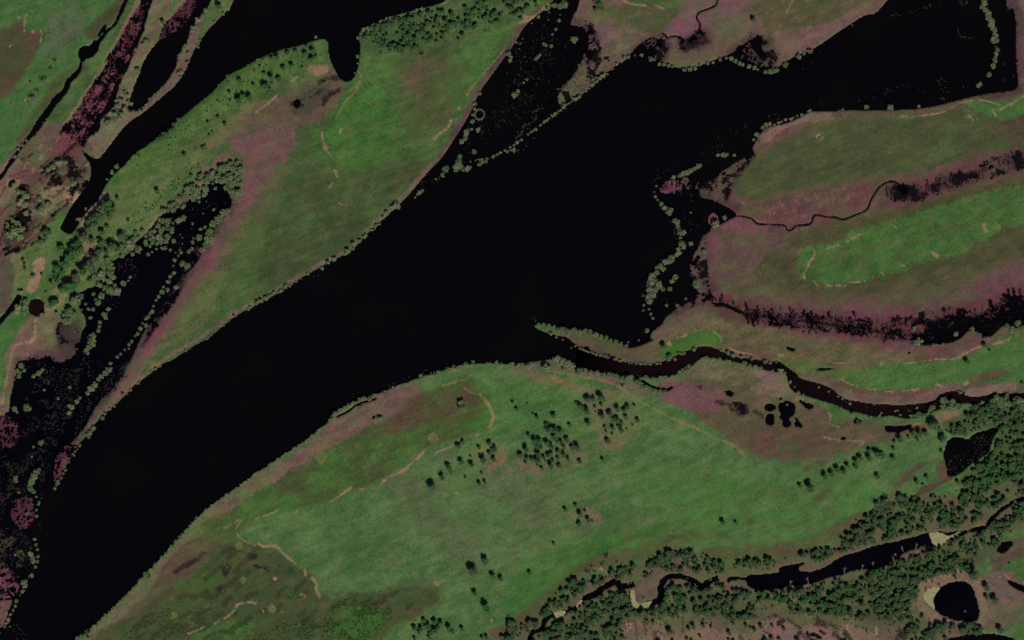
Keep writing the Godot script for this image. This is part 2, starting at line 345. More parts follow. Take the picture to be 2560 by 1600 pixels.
# ------------------------------------------------------------------ ground cover
func paint_land() -> void:
	lay([[-300, -300, 2860, -300, 2860, 1900, -300, 1900]], 0.0, [63, 89, 50], [79, 93, 58], 2.0, 0.0, 3.0, 1.0)
	# north-west corner
	area([-300, -300, 330, -300, 320, 0, 180, 200, 0, 450, -300, 600], [65, 103, 54], [73, 97, 58])
	area([-300, 150, 0, 78, 42, 52, 62, 58, 75, 80, 104, 78, 100, 110, 80, 150, 45, 205, 0, 245, -300, 420], [88, 66, 56], [66, 66, 46], 12)
	area([150, 10, 215, 20, 200, 80, 170, 130, 120, 150, 110, 100], [83, 97, 70], [75, 95, 62], 20)
	area([215, 75, 260, 30, 300, -10, 330, -40, 310, 20, 280, 55, 240, 100], [66, 70, 46], [78, 72, 56], 10)
	line([210, 165, 150, 200, 120, 250, 88, 300, 55, 350], 24, [84, 66, 52], [66, 74, 46], 10, 1.0, 0.8)
	line([358, -20, 320, 50, 300, 90, 272, 140, 245, 190, 215, 235, 192, 275, 165, 310, 145, 340], 13, [116, 104, 78], [104, 98, 74], 4)
	area([150, 320, 195, 290, 170, 340, 140, 395, 100, 420, 60, 430, 80, 350, 110, 320], [102, 86, 68], [86, 90, 60], 10)
	# ridges between the old channels
	region([385, -60, 480, -60, 462, 5, 415, 55, 398, 85, 388, 110, 372, 130, 352, 165, 338, 205, 322, 245, 316, 285, 338, 285, 300, 335, 265, 380, 243, 399, 212, 380, 225, 350, 255, 330, 265, 300, 290, 262, 305, 205, 325, 158, 345, 110, 365, 70, 372, 40], [114, 94, 80], [98, 98, 72])
	area([430, -30, 452, -30, 425, 30, 400, 70, 380, 105, 368, 90, 392, 40], [99, 77, 73], [100, 84, 68], 10)
	line([440, 0, 415, 45, 398, 85, 385, 110], 10, [77, 95, 58], [90, 98, 64], 6)
	area([330, 250, 345, 200, 300, 290, 280, 300, 290, 270], [84, 86, 62], [64, 62, 48], 8)
	region([535, -60, 625, -60, 584, 0, 569, 24, 550, 45, 521, 74, 489, 119, 474, 151, 458, 185, 434, 217, 397, 249, 360, 281, 350, 275, 376, 246, 413, 209, 437, 172, 447, 140, 471, 93, 484, 61, 503, 34, 525, 0], [100, 82, 75], [100, 94, 70])
	area([538, -40, 590, -40, 566, 25, 532, 55, 506, 92, 494, 97, 508, 55], [63, 97, 50], [81, 97, 60], 6)
	# brown ground west of the dead end of the river
	region([-300, 560, 0, 455, 30, 400, 75, 345, 140, 320, 210, 360, 225, 400, 225, 450, 190, 500, 150, 570, 110, 620, 60, 640, 0, 640, -300, 700], [96, 77, 71], [88, 84, 60])
	area([105, 470, 150, 462, 195, 478, 188, 503, 150, 508, 110, 498], [156, 142, 112], [120, 104, 82], 7, 1.4)
	area([-20, 425, 40, 400, 60, 420, 40, 470, 10, 510, -40, 500], [120, 100, 84], [100, 96, 70], 10)
	area([116, 558, 150, 530, 170, 528, 165, 550, 150, 574, 122, 578], GA, GB, 6)
	area([-300, 640, 0, 620, 30, 680, 60, 690, 75, 700, 50, 735, 0, 795, -300, 950], [92, 74, 72], [80, 76, 62], 12)
	# wooded levee
	region([60, 640, 130, 590, 160, 590, 200, 560, 260, 490, 275, 470, 300, 440, 330, 400, 380, 370, 450, 330, 520, 290, 600, 250, 640, 240, 620, 320, 560, 350, 520, 390, 480, 430, 430, 480, 390, 520, 370, 560, 340, 590, 320, 600, 290, 640, 260, 690, 200, 740, 150, 770, 110, 780, 110, 820, 60, 830, 30, 880, 0, 900, -300, 1000, -300, 900, 0, 800, 40, 750], [69, 99, 52], [88, 98, 62])
	area([210, 605, 252, 603, 240, 632, 195, 682, 160, 722, 135, 745, 128, 730, 170, 690, 200, 645], [128, 106, 80], [104, 100, 68], 6)
	area([330, 612, 375, 560, 440, 500, 510, 425, 548, 398, 530, 440, 470, 500, 425, 538, 372, 575], [115, 92, 83], [112, 96, 76], 7)
	area([84, 652, 108, 646, 110, 668, 97, 700, 84, 735, 66, 722, 80, 690], [156, 118, 102], [136, 108, 90], 5)
	area([240, 492, 274, 482, 270, 497, 222, 540, 198, 590, 188, 592, 210, 545], [142, 116, 98], [120, 108, 82], 5)
	area([28, 630, 60, 640, 70, 680, 45, 690, 30, 660], [122, 104, 84], [96, 96, 66], 8)
	line([150, 750, 165, 740, 125, 775, 108, 765, 95, 745], 7, [146, 118, 98], [124, 106, 82], 4)
	line([355, 430, 320, 465, 305, 490, 290, 530, 275, 570], 12, [104, 96, 68], [90, 96, 60], 7, 1.2, 0.8)
	line([470, 405, 430, 440, 400, 480, 370, 515, 330, 560], 10, [112, 98, 72], [88, 98, 60], 6, 1.2, 0.8)
	# south-west pasture and its brown fringe
	area([-300, 1000, 0, 800, 20, 790, 90, 800, 85, 842, 45, 860, 28, 900, 12, 950, 0, 990, -300, 1250], [61, 105, 50], [73, 99, 56], 5)
	region([85, 798, 140, 796, 150, 860, 170, 905, 80, 905, 45, 905, 25, 990, 15, 1040, -20, 1100, -300, 1300, -300, 1240, 5, 1000, 22, 900, 45, 862], [112, 92, 78], [98, 94, 68])
	line([88, 800, 84, 850, 42, 862, 30, 885, 17, 945, 5, 1010], 7, [146, 118, 96], [124, 106, 82], 4)
	# the meadow between the two rivers
	region([320, 400, 640, 156, 799, 98, 820, 103, 836, 172, 873, 202, 898, 148, 907, 71, 1114, 0, 1250, -300, 1500, -300, 1380, 5, 1280, 110, 1177, 280, 1098, 400, 994, 516, 873, 630, 640, 760, 480, 868, 290, 1010, 151, 1200, 225, 1043, 339, 874, 480, 672, 571, 525, 600, 400, 560, 350], [65, 89, 50], [77, 91, 56])
	area([320, 400, 420, 330, 520, 250, 640, 160, 720, 130, 800, 110, 812, 150, 740, 190, 640, 240, 560, 280, 480, 340, 400, 400, 330, 450, 300, 480, 280, 470], [67, 101, 48], [84, 98, 58], 10)
	line([320, 400, 410, 331, 495, 259, 569, 190, 640, 150], 26, [55, 91, 42], [67, 97, 48], 8, 1.0, 0.8)
	area([540, 330, 590, 280, 660, 250, 620, 320, 560, 350, 510, 392, 480, 420, 500, 370], [112, 92, 72], [90, 96, 62], 12, 1.2)
	area([900, 140, 1000, 150, 1150, 130, 1260, 60, 1235, 160, 1180, 230, 1150, 290, 1100, 220, 1000, 140, 980, 210, 910, 200], [67, 101, 52], [75, 97, 56], 16)
	area([805, 290, 850, 240, 900, 215, 960, 200, 1005, 260, 1012, 330, 1000, 400, 930, 430, 870, 440, 830, 390, 812, 340], [57, 105, 44], [69, 99, 50], 40, 1.6, 0.95)
	area([1000, 150, 1050, 130, 1120, 150, 1140, 220, 1120, 300, 1060, 340, 1010, 300, 990, 230], [88, 72, 54], [68, 78, 46], 26, 1.6, 0.65)
	area([1000, 168, 1040, 155, 1060, 200, 1045, 240, 1010, 215], [99, 79, 70], [92, 78, 58], 18, 1.6, 0.7)
	area([900, 430, 1060, 400, 1040, 470, 980, 520, 900, 590, 820, 640, 740, 690, 680, 720, 640, 700, 650, 600, 700, 520, 780, 440], [61, 75, 46], [69, 81, 50], 30, 1.2)
	area([640, 270, 720, 230, 780, 190, 830, 170, 860, 215, 845, 255, 800, 300, 740, 320, 660, 320, 600, 330], [100, 78, 68], [82, 82, 60], 12)
	area([770, 165, 800, 160, 822, 168, 812, 184, 775, 182], [150, 112, 96], [124, 96, 80], 7)
	area([735, 245, 800, 215, 830, 222, 800, 260, 760, 290, 735, 280], [70, 72, 56], [52, 52, 44], 12, 1.7, 0.8)
	area([560, 345, 620, 330, 700, 305, 745, 335, 722, 400, 690, 450, 650, 490, 600, 560, 560, 620, 520, 660, 490, 690, 470, 690, 500, 630, 570, 540, 607, 470, 615, 400, 590, 360], [110, 81, 84], [89, 71, 67], 16)
	area([620, 340, 700, 320, 725, 345, 690, 385, 640, 390, 600, 370], [113, 83, 87], [103, 78, 76], 14)
	area([600, 500, 650, 470, 690, 430, 725, 395, 705, 480, 655, 560, 600, 640, 540, 690, 520, 700, 560, 640], [92, 86, 66], [74, 84, 52], 18, 1.2)
	area([560, 560, 600, 500, 620, 500, 590, 570, 545, 620, 520, 640], [76, 58, 56], [92, 74, 66], 14, 1.4, 0.8)
	area([500, 600, 530, 620, 505, 680, 460, 700, 420, 765, 395, 810, 370, 860, 350, 872, 380, 800, 440, 730], [112, 74, 82], [99, 74, 74], 9)
	area([480, 700, 560, 680, 520, 800, 420, 870, 340, 930, 300, 980, 270, 1000, 300, 940, 360, 860, 430, 780], [81, 93, 58], [88, 92, 62], 14)
	area([330, 895, 385, 850, 350, 940, 270, 1020, 212, 1082, 182, 1130, 150, 1190, 150, 1170, 200, 1085, 255, 1010, 300, 950], [115, 88, 86], [112, 92, 78], 8)
	area([520, 640, 560, 560, 600, 500, 640, 420, 650, 380, 600, 350, 560, 350, 600, 380, 612, 430, 590, 500, 560, 560, 510, 630, 470, 690, 430, 760, 390, 820, 350, 890, 310, 950, 340, 940, 390, 870, 440, 800, 490, 720], [122, 76, 84], [104, 74, 74], 10, 1.2, 0.85)
	area([440, 735, 480, 680, 500, 690, 470, 740, 430, 790, 390, 850, 350, 890, 370, 840, 400, 800], [108, 58, 70], [90, 60, 66], 8, 1.2, 0.85)
	# bare foot of the river bank
	line([215, 1085, 260, 1030, 320, 970, 400, 905, 480, 858, 575, 793, 635, 756, 690, 725, 745, 692, 788, 668, 830, 644, 870, 624, 915, 578, 948, 548, 990, 508, 1020, 478, 1049, 445, 1075, 415, 1098, 390], 10, [110, 88, 81], [108, 88, 74], 4)
	line([1098, 392, 1138, 332, 1172, 276, 1193, 230, 1230, 176, 1275, 118, 1305, 66, 1350, 22], 15, [87, 65, 68], [92, 70, 66], 4)
	# north shore of the lake
	region([1440, -300, 1449, 0, 1430, 60, 1465, 71, 1480, 110, 1476, 135, 1450, 170, 1380, 260, 1571, 140, 1630, 90, 1690, 170, 1820, 140, 1888, 95, 1920, 182, 2219, 0, 2350, -300], [106, 86, 76], [88, 84, 62])
	area([1478, 70, 1530, 58, 1552, 90, 1525, 135, 1490, 155, 1478, 120], [118, 80, 89], [105, 80, 82], 14)
	area([1655, 82, 1700, 30, 1760, -30, 1870, -60, 1860, 20, 1790, 55, 1752, 115, 1690, 90], [117, 83, 89], [99, 78, 76], 16)
	area([1500, 20, 1680, 10, 1700, 30, 1640, 90, 1580, 75, 1530, 45], [72, 82, 50], [84, 82, 58], 14)
	area([1560, -60, 1760, -80, 1700, 12, 1640, 20, 1570, 5], [65, 91, 48], [75, 89, 52], 8)
	area([1550, 70, 1620, 80, 1600, 110, 1560, 140, 1500, 175, 1520, 130], [92, 92, 68], [104, 88, 76], 12)
	area([1968, -30, 2090, -40, 2060, 28, 2010, 38, 1966, 33], [59, 105, 42], [67, 99, 48], 6)
	area([1880, 0, 1990, -60, 2220, -80, 2160, 0, 2060, 60, 1930, 75, 1900, 50], [74, 82, 50], [94, 78, 62], 12)
	area([1940, 80, 2060, 62, 2150, 25, 2120, 60, 2040, 112, 1960, 150, 1900, 130], [109, 88, 82], [104, 84, 72], 10)
	line([1966, 33, 1978, 8, 1990, -20], 5, [112, 104, 66], [100, 100, 60], 3)
	region([2540, -300, 2860, -300, 2860, 240, 2540, 235], [105, 85, 80], [108, 86, 78])
	# east bank
	region([1849, 400, 1870, 380, 1896, 341, 1920, 316, 1999, 294, 2065, 278, 2237, 275, 2370, 257, 2475, 233, 2540, 225, 2860, 225, 2860, 1000, 2560, 983, 2483, 984, 2351, 988, 2264, 1012, 2110, 996, 2002, 946, 1920, 902, 1764, 866, 1672, 898, 1571, 906, 1400, 840, 1571, 870, 1624, 853, 1666, 791, 1714, 749, 1740, 712, 1730, 670, 1751, 601, 1804, 559, 1780, 500, 1720, 470, 1809, 426], [98, 78, 68], [80, 76, 54])
	area([1835, 440, 1900, 385, 2000, 335, 2120, 300, 2300, 285, 2560, 245, 2860, 230, 2860, 380, 2560, 375, 2400, 415, 2200, 440, 2000, 470, 1900, 500, 1850, 492, 1826, 465], [65, 81, 48], [76, 78, 52], 14)
	area([2480, 290, 2580, 250, 2860, 240, 2860, 360, 2560, 350, 2500, 330], [81, 64, 58], [76, 70, 52], 26, 1.3, 0.8)
	line([2080, 290, 2000, 300, 1940, 325, 1895, 360, 1868, 400, 1835, 430, 1815, 460, 1822, 490, 1850, 508, 1900, 522], 20, [126, 104, 92], [104, 90, 76], 8, 1.3, 0.85)
	area([2420, 255, 2520, 248, 2570, 232, 2700, 225, 2545, 292, 2500, 302, 2445, 278], [63, 107, 52], [71, 99, 54], 6)
	area([1850, 515, 1950, 492, 2100, 468, 2250, 438, 2450, 385, 2560, 378, 2860, 380, 2860, 440, 2560, 450, 2400, 480, 2250, 510, 2150, 540, 2050, 562, 1950, 585, 1850, 585, 1800, 560], [91, 67, 65], [92, 74, 62], 14)
	area([1900, 620, 2000, 580, 2150, 540, 2350, 490, 2560, 440, 2860, 420, 2860, 620, 2560, 640, 2420, 695, 2300, 725, 2150, 740, 2000, 735, 1900, 705, 1880, 660], [64, 74, 44], [80, 72, 52], 14)
	area([2000, 635, 2030, 618, 2080, 605, 2150, 570, 2250, 545, 2400, 500, 2560, 462, 2860, 430, 2860, 520, 2560, 560, 2480, 590, 2380, 640, 2280, 668, 2200, 700, 2100, 712, 2040, 706, 2003, 690], [62, 102, 50], [71, 97, 53], 11, 1.3)
	area([1740, 640, 1800, 590, 1900, 580, 1980, 605, 1900, 650, 1890, 700, 1950, 740, 1850, 745, 1770, 715], [94, 75, 71], [84, 80, 58], 14)
	area([1755, 720, 1900, 742, 2050, 760, 2250, 760, 2400, 720, 2560, 650, 2860, 620, 2860, 740, 2560, 735, 2400, 785, 2250, 800, 2050, 792, 1900, 782, 1800, 765], [100, 71, 76], [89, 71, 65], 12)
	area([1640, 830, 1740, 785, 1850, 812, 2000, 832, 2240, 862, 2300, 885, 2200, 925, 2050, 955, 1950, 895, 1800, 872, 1650, 895], [86, 86, 58], [98, 88, 66], 10)
	area([1630, 830, 1670, 795, 1730, 770, 1790, 790, 1740, 815, 1670, 835, 1640, 850], [98, 81, 76], [94, 84, 66], 10)
	area([1860, 795, 2000, 818, 2200, 850, 2300, 852, 2420, 835, 2490, 845, 2440, 880, 2330, 885, 2200, 885, 2100, 852, 1950, 835], [100, 73, 74], [98, 78, 66], 10)
	area([1645, 885, 1690, 850, 1740, 832, 1785, 828, 1812, 858, 1765, 860, 1705, 878, 1660, 895], [57, 103, 38], [67, 97, 46], 5)
	area([2100, 942, 2190, 912, 2330, 905, 2400, 895, 2470, 862, 2560, 830, 2860, 790, 2860, 960, 2560, 955, 2400, 962, 2300, 972, 2200, 975, 2130, 962], [63, 107, 52], [73, 101, 56], 6)
	area([1930, 895, 2030, 905, 2090, 922, 2180, 918, 2110, 942, 2010, 930], [77, 99, 52], [80, 92, 54], 7)
	area([2425, 940, 2470, 930, 2512, 925, 2520, 932, 2490, 948, 2430, 958], [88, 74, 56], [76, 76, 52], 5)
	line([2005, 950, 2060, 965, 2110, 985, 2150, 995, 2250, 1002, 2320, 994, 2350, 975, 2400, 968], 24, [102, 84, 78], [98, 84, 68], 7)
	area([2408, 985, 2425, 972, 2500, 960, 2532, 956, 2540, 975, 2480, 984, 2430, 992], [118, 99, 92], [112, 90, 80], 6)
	# the great southern meadow
	region([190, 1600, 60, 1900, 2860, 1900, 2860, 1000, 2560, 1000, 2470, 1009, 2264, 1046, 2110, 1022, 1986, 980, 1957, 930, 1862, 911, 1756, 895, 1698, 932, 1610, 943, 1476, 930, 1404, 891, 1280, 908, 1169, 910, 1037, 948, 905, 996, 830, 1041, 746, 1112, 640, 1181, 542, 1253, 450, 1340, 349, 1451, 254, 1547], [71, 103, 58], [83, 101, 64])
	area([1000, 1150, 1200, 1130, 1400, 1200, 1500, 1320, 1380, 1420, 1200, 1400, 1050, 1360, 960, 1260], [88, 100, 68], [81, 99, 64], 60, 1.0, 0.7)
	area([1150, 980, 1400, 960, 1480, 1010, 1300, 1060, 1230, 1120, 1200, 1050], [61, 103, 50], [75, 103, 58], 24, 1.0, 0.8)
	area([1300, 1420, 1450, 1340, 1560, 1330, 1700, 1310, 1620, 1350, 1480, 1400, 1400, 1470, 1300, 1560, 1260, 1560], [55, 101, 46], [69, 97, 50], 20, 1.2, 0.9)
	area([1600, 1180, 1900, 1200, 2100, 1180, 2200, 1260, 2050, 1320, 1850, 1340, 1650, 1290], [75, 107, 56], [67, 103, 52], 40, 1.0, 0.8)
	area([640, 1190, 760, 1130, 900, 1060, 1040, 990, 1150, 940, 1220, 970, 1225, 1060, 1150, 1092, 1060, 1122, 990, 1172, 900, 1222, 780, 1262, 640, 1300, 600, 1310, 560, 1350, 470, 1370, 500, 1310, 560, 1260], [70, 78, 48], [65, 95, 46], 8)
	area([690, 1170, 760, 1115, 830, 1052, 880, 1015, 960, 980, 1035, 962, 1055, 990, 1025, 1030, 960, 1052, 900, 1082, 820, 1122, 720, 1182, 640, 1225], [110, 80, 82], [104, 84, 72], 12)
	area([1040, 990, 1150, 970, 1200, 1000, 1190, 1050, 1100, 1052, 1000, 1082, 930, 1082, 980, 1040], [86, 66, 54], [74, 76, 48], 16)
	area([460, 1345, 540, 1262, 640, 1190, 700, 1155, 722, 1178, 640, 1232, 560, 1292, 500, 1342, 430, 1420, 350, 1500, 300, 1560, 240, 1610, 200, 1600, 300, 1510, 380, 1430], [112, 90, 78], [92, 94, 66], 7)
	area([420, 1400, 480, 1350, 560, 1345, 520, 1400, 460, 1450, 390, 1510, 310, 1565, 285, 1565, 370, 1480], [88, 66, 60], [82, 76, 56], 9)
	area([500, 1420, 560, 1350, 660, 1365, 720, 1400, 780, 1440, 800, 1490, 900, 1480, 1000, 1468, 1080, 1458, 1100, 1500, 1000, 1560, 900, 1620, 700, 1700, 300, 1900, 150, 1900, 220, 1620, 330, 1540, 430, 1470], [63, 75, 46], [68, 66, 44], 14, 1.5)
	area([470, 1610, 540, 1560, 640, 1555, 600, 1610, 560, 1700, 420, 1700], [61, 103, 48], [69, 89, 48], 14, 1.4)
	area([855, 1530, 915, 1518, 965, 1550, 920, 1600, 880, 1640, 830, 1600], [55, 103, 42], [63, 91, 46], 14, 1.6)
	area([500, 1310, 560, 1290, 640, 1300, 600, 1320, 585, 1350, 540, 1350], [67, 91, 46], [72, 84, 50], 10)
	area([480, 1450, 560, 1440, 520, 1480, 450, 1530, 420, 1520], [65, 95, 46], [66, 76, 46], 14, 1.4)
	# wet hollow east of the grove
	area([1690, 950, 1800, 945, 1900, 940, 1960, 960, 2020, 1000, 2110, 1040, 2200, 1058, 2330, 1060, 2285, 1080, 2200, 1108, 2100, 1135, 1980, 1152, 1880, 1132, 1800, 1082, 1700, 1012, 1640, 960], [86, 80, 58], [94, 74, 62], 12)
	area([1655, 955, 1750, 958, 1795, 968, 1812, 1000, 1785, 1035, 1720, 1022, 1640, 988], [112, 74, 82], [101, 74, 74], 8)
	area([1690, 940, 1760, 905, 1860, 915, 1950, 935, 1985, 980, 2010, 1005, 1900, 982, 1800, 952], [92, 92, 64], [110, 94, 78], 8)
	area([1895, 920, 1960, 930, 1985, 975, 1940, 975, 1900, 950], [122, 100, 92], [108, 92, 76], 8)
	area([1880, 1075, 2050, 1068, 2070, 1105, 1970, 1148, 1860, 1125], [92, 70, 60], [78, 74, 52], 22, 1.2, 0.8)
	area([2078, 1010, 2110, 1030, 2110, 1055, 2085, 1065, 2072, 1040], [65, 99, 50], [77, 97, 56], 5)
	area([1280, 912, 1400, 908, 1480, 935, 1560, 950, 1640, 985, 1600, 985, 1500, 955, 1400, 925, 1290, 925], [99, 78, 75], [96, 88, 70], 6)
	area([1290, 930, 1380, 935, 1420, 960, 1380, 965, 1320, 945], [110, 92, 70], [88, 98, 60], 10)
	area([1380, 940, 1450, 965, 1470, 980, 1440, 978, 1395, 958], [132, 96, 82], [108, 94, 70], 8)
	# worn ground under the groves
	area([1465, 985, 1560, 980, 1605, 1020, 1585, 1090, 1520, 1110, 1480, 1060], [112, 98, 76], [92, 98, 62], 14, 1.5, 0.75)
	area([1300, 1130, 1400, 1120, 1465, 1095, 1455, 1160, 1340, 1188, 1290, 1160], [108, 98, 74], [90, 98, 62], 14, 1.5, 0.75)
	area([1190, 1130, 1250, 1110, 1262, 1165, 1200, 1165], [130, 98, 82], [98, 98, 66], 12, 1.4, 0.8)
	area([1400, 1270, 1440, 1262, 1500, 1280, 1490, 1305, 1430, 1300], [112, 94, 74], [90, 98, 62], 12, 1.4, 0.8)
	area([1495, 1100, 1545, 1095, 1550, 1115, 1505, 1120], [112, 96, 74], [96, 98, 64], 10, 1.2, 0.7)
	# brown fringe above the woods
	line([1290, 1560, 1400, 1470, 1480, 1410, 1560, 1390, 1640, 1375, 1700, 1350, 1750, 1335], 30, [84, 76, 52], [72, 82, 48], 12, 1.0, 0.9)
	line([1240, 1590, 1300, 1560, 1360, 1530], 34, [90, 74, 56], [80, 80, 52], 12, 1.0, 0.9)
	line([1760, 1390, 1900, 1380, 2000, 1368, 2080, 1335, 2160, 1295], 36, [90, 72, 58], [76, 80, 50], 13, 1.0, 0.9)
	# woodland floor
	area([1260, 1600, 1340, 1545, 1400, 1490, 1440, 1450, 1500, 1440, 1590, 1410, 1650, 1385, 1720, 1375, 1790, 1400, 1870, 1400, 1960, 1395, 2060, 1372, 2110, 1340, 2160, 1300, 2190, 1260, 2260, 1240, 2360, 1240, 2440, 1230, 2500, 1205, 2560, 1180, 2860, 1080, 2860, 1310, 2560, 1320, 2480, 1370, 2440, 1400, 2450, 1560, 2440, 1640, 2100, 1700, 1300, 1900, 1200, 1700], [104, 83, 75], [84, 82, 56], 9, 1.2)
	area([1560, 1540, 1640, 1520, 1660, 1560, 1760, 1560, 1850, 1590, 1920, 1540, 2000, 1560, 2120, 1560, 2200, 1600, 2200, 1700, 1540, 1700], [124, 98, 92], [110, 90, 74], 10, 1.2)
	area([2420, 1020, 2480, 1000, 2560, 990, 2860, 990, 2860, 1180, 2560, 1200, 2500, 1215, 2450, 1240, 2410, 1225, 2400, 1195, 2440, 1160, 2480, 1130, 2490, 1080, 2440, 1075, 2400, 1085, 2350, 1060], [59, 81, 44], [80, 84, 54], 9)
	area([2325, 1050, 2360, 1030, 2400, 1030, 2390, 1045, 2340, 1060], [132, 100, 86], [110, 92, 72], 6)
	area([2350, 1150, 2372, 1160, 2372, 1195, 2350, 1195, 2340, 1180], [90, 70, 62], [80, 66, 54], 7)
	area([2480, 1420, 2560, 1390, 2860, 1370, 2860, 1560, 2640, 1610, 2560, 1600, 2500, 1600, 2545, 1570, 2560, 1480, 2500, 1450], [63, 97, 48], [79, 91, 56], 8)
	area([2450, 1440, 2530, 1430, 2560, 1490, 2540, 1560, 2460, 1575, 2440, 1500], [105, 86, 80], [96, 82, 66], 9)
	area([2475, 1365, 2560, 1340, 2860, 1320, 2860, 1385, 2560, 1392, 2490, 1430], [83, 66, 61], [84, 76, 58], 9)
	area([2290, 1455, 2330, 1445, 2350, 1470, 2310, 1500, 2320, 1540, 2295, 1520], [132, 106, 88], [116, 94, 80], 5)
	line([2305, 1160, 2265, 1190, 2240, 1230, 2228, 1265], 14, [88, 74, 58], [92, 82, 62], 6, 0.9, 0.9)
	area([2285, 1240, 2310, 1215, 2360, 1200, 2380, 1195, 2340, 1220, 2300, 1240], [82, 62, 54], [66, 54, 46], 5)
	# maroon sedge along the sloughs of the east bank
	area([1750, 715, 1850, 755, 1960, 770, 2100, 782, 2250, 790, 2380, 765, 2480, 740, 2560, 715, 2860, 660, 2860, 740, 2560, 760, 2400, 830, 2300, 870, 2200, 862, 2100, 845, 1980, 826, 1880, 806, 1790, 785], [104, 58, 66], [84, 52, 56], 13, 1.5, 0.85)
	area([2180, 500, 2230, 460, 2300, 450, 2380, 420, 2460, 395, 2560, 370, 2860, 350, 2860, 410, 2560, 430, 2440, 460, 2340, 490, 2260, 520], [96, 62, 66], [82, 60, 58], 12, 1.5, 0.8)
	area([1990, 520, 2080, 495, 2180, 480, 2200, 500, 2100, 540, 2000, 560, 1900, 575, 1840, 560, 1900, 535], [104, 68, 70], [88, 70, 62], 12, 1.4, 0.7)
	area([1745, 610, 1790, 580, 1800, 620, 1780, 700, 1800, 740, 1750, 730, 1735, 680], [112, 68, 80], [92, 66, 66], 12, 1.4, 0.8)
	area([1840, 535, 1900, 550, 1930, 575, 1860, 585, 1800, 570, 1815, 545], [122, 74, 84], [98, 70, 70], 9, 1.3, 0.8)
	area([2280, 870, 2400, 850, 2450, 835, 2480, 850, 2400, 880, 2320, 890], [106, 64, 66], [90, 70, 62], 8, 1.2, 0.8)
	area([1340, 1600, 1500, 1500, 1560, 1490, 1640, 1530, 1700, 1470, 1900, 1490, 2060, 1460, 2240, 1415, 2420, 1350, 2480, 1380, 2420, 1430, 2300, 1470, 2280, 1560, 2120, 1550, 1980, 1530, 1880, 1530, 1760, 1550, 1560, 1560, 1420, 1660], [66, 78, 48], [92, 86, 64], 16, 1.3, 0.9)
	area([2225, 830, 2300, 850, 2280, 875, 2240, 870], [99, 71, 77], [93, 74, 72], 8)

	# damp peat bared between the marshes and the dry ground
	for p in [[1425, 55, 1470, 58, 1500, 95, 1505, 150, 1560, 150, 1500, 200, 1430, 262, 1380, 280, 1380, 230, 1430, 170, 1465, 120], [1800, 145, 1850, 105, 1895, 82, 1930, 95, 1945, 150, 1915, 190, 1850, 165], [1570, 148, 1600, 95, 1635, 80, 1680, 95, 1670, 150, 1640, 165, 1610, 155], [1690, 110, 1730, 80, 1750, 66, 1775, 85, 1770, 120, 1730, 135, 1700, 132], [1690, 440, 1790, 425, 1860, 385, 1900, 335, 1890, 390, 1850, 440, 1830, 480, 1850, 520, 1800, 560, 1770, 600, 1775, 680, 1790, 730, 1740, 760, 1690, 790, 1660, 800, 1720, 720, 1710, 600, 1740, 510], [2500, -60, 2545, 0, 2562, 60, 2560, 170, 2565, 215, 2540, 245, 2440, 252, 2480, 220, 2500, 120], [30, 1000, 28, 930, 40, 895, 90, 885, 140, 860, 150, 810, 200, 810, 215, 860, 170, 930, 60, 950], [560, 520, 600, 480, 600, 530, 550, 600, 510, 660, 460, 740, 400, 830, 350, 900, 300, 970, 230, 1060, 190, 1110, 170, 1120, 250, 990, 330, 860, 420, 740, 500, 620]]:
		lay([p], 0.0, [70, 48, 54], [52, 38, 42], 20, 1.1, 1.4, 0.62, 0.0, 0.0, 0.0)
	# mauve sward curving round the head of the lagoon and down its right side
	area([505, 425, 530, 395, 570, 372, 620, 345, 690, 325, 720, 345, 690, 400, 655, 460, 625, 520, 585, 590, 540, 660, 490, 730, 430, 810, 380, 880, 330, 945, 290, 985, 330, 900, 390, 810, 450, 725, 510, 640, 560, 550, 600, 480, 612, 425, 600, 390, 560, 395, 525, 425], [118, 80, 82], [96, 76, 70], 20, 1.5, 0.8)
	area([450, 730, 510, 640, 530, 650, 480, 725, 430, 790, 385, 850, 355, 890, 380, 835], [108, 64, 72], [92, 66, 66], 14, 1.6, 0.7)
	# pale worn rim of the oval pond
	area([2310, 1440, 2360, 1425, 2420, 1430, 2455, 1460, 2468, 1520, 2465, 1565, 2400, 1572, 2340, 1556, 2305, 1530, 2292, 1490], [134, 108, 92], [112, 92, 76], 7, 1.1, 0.85)

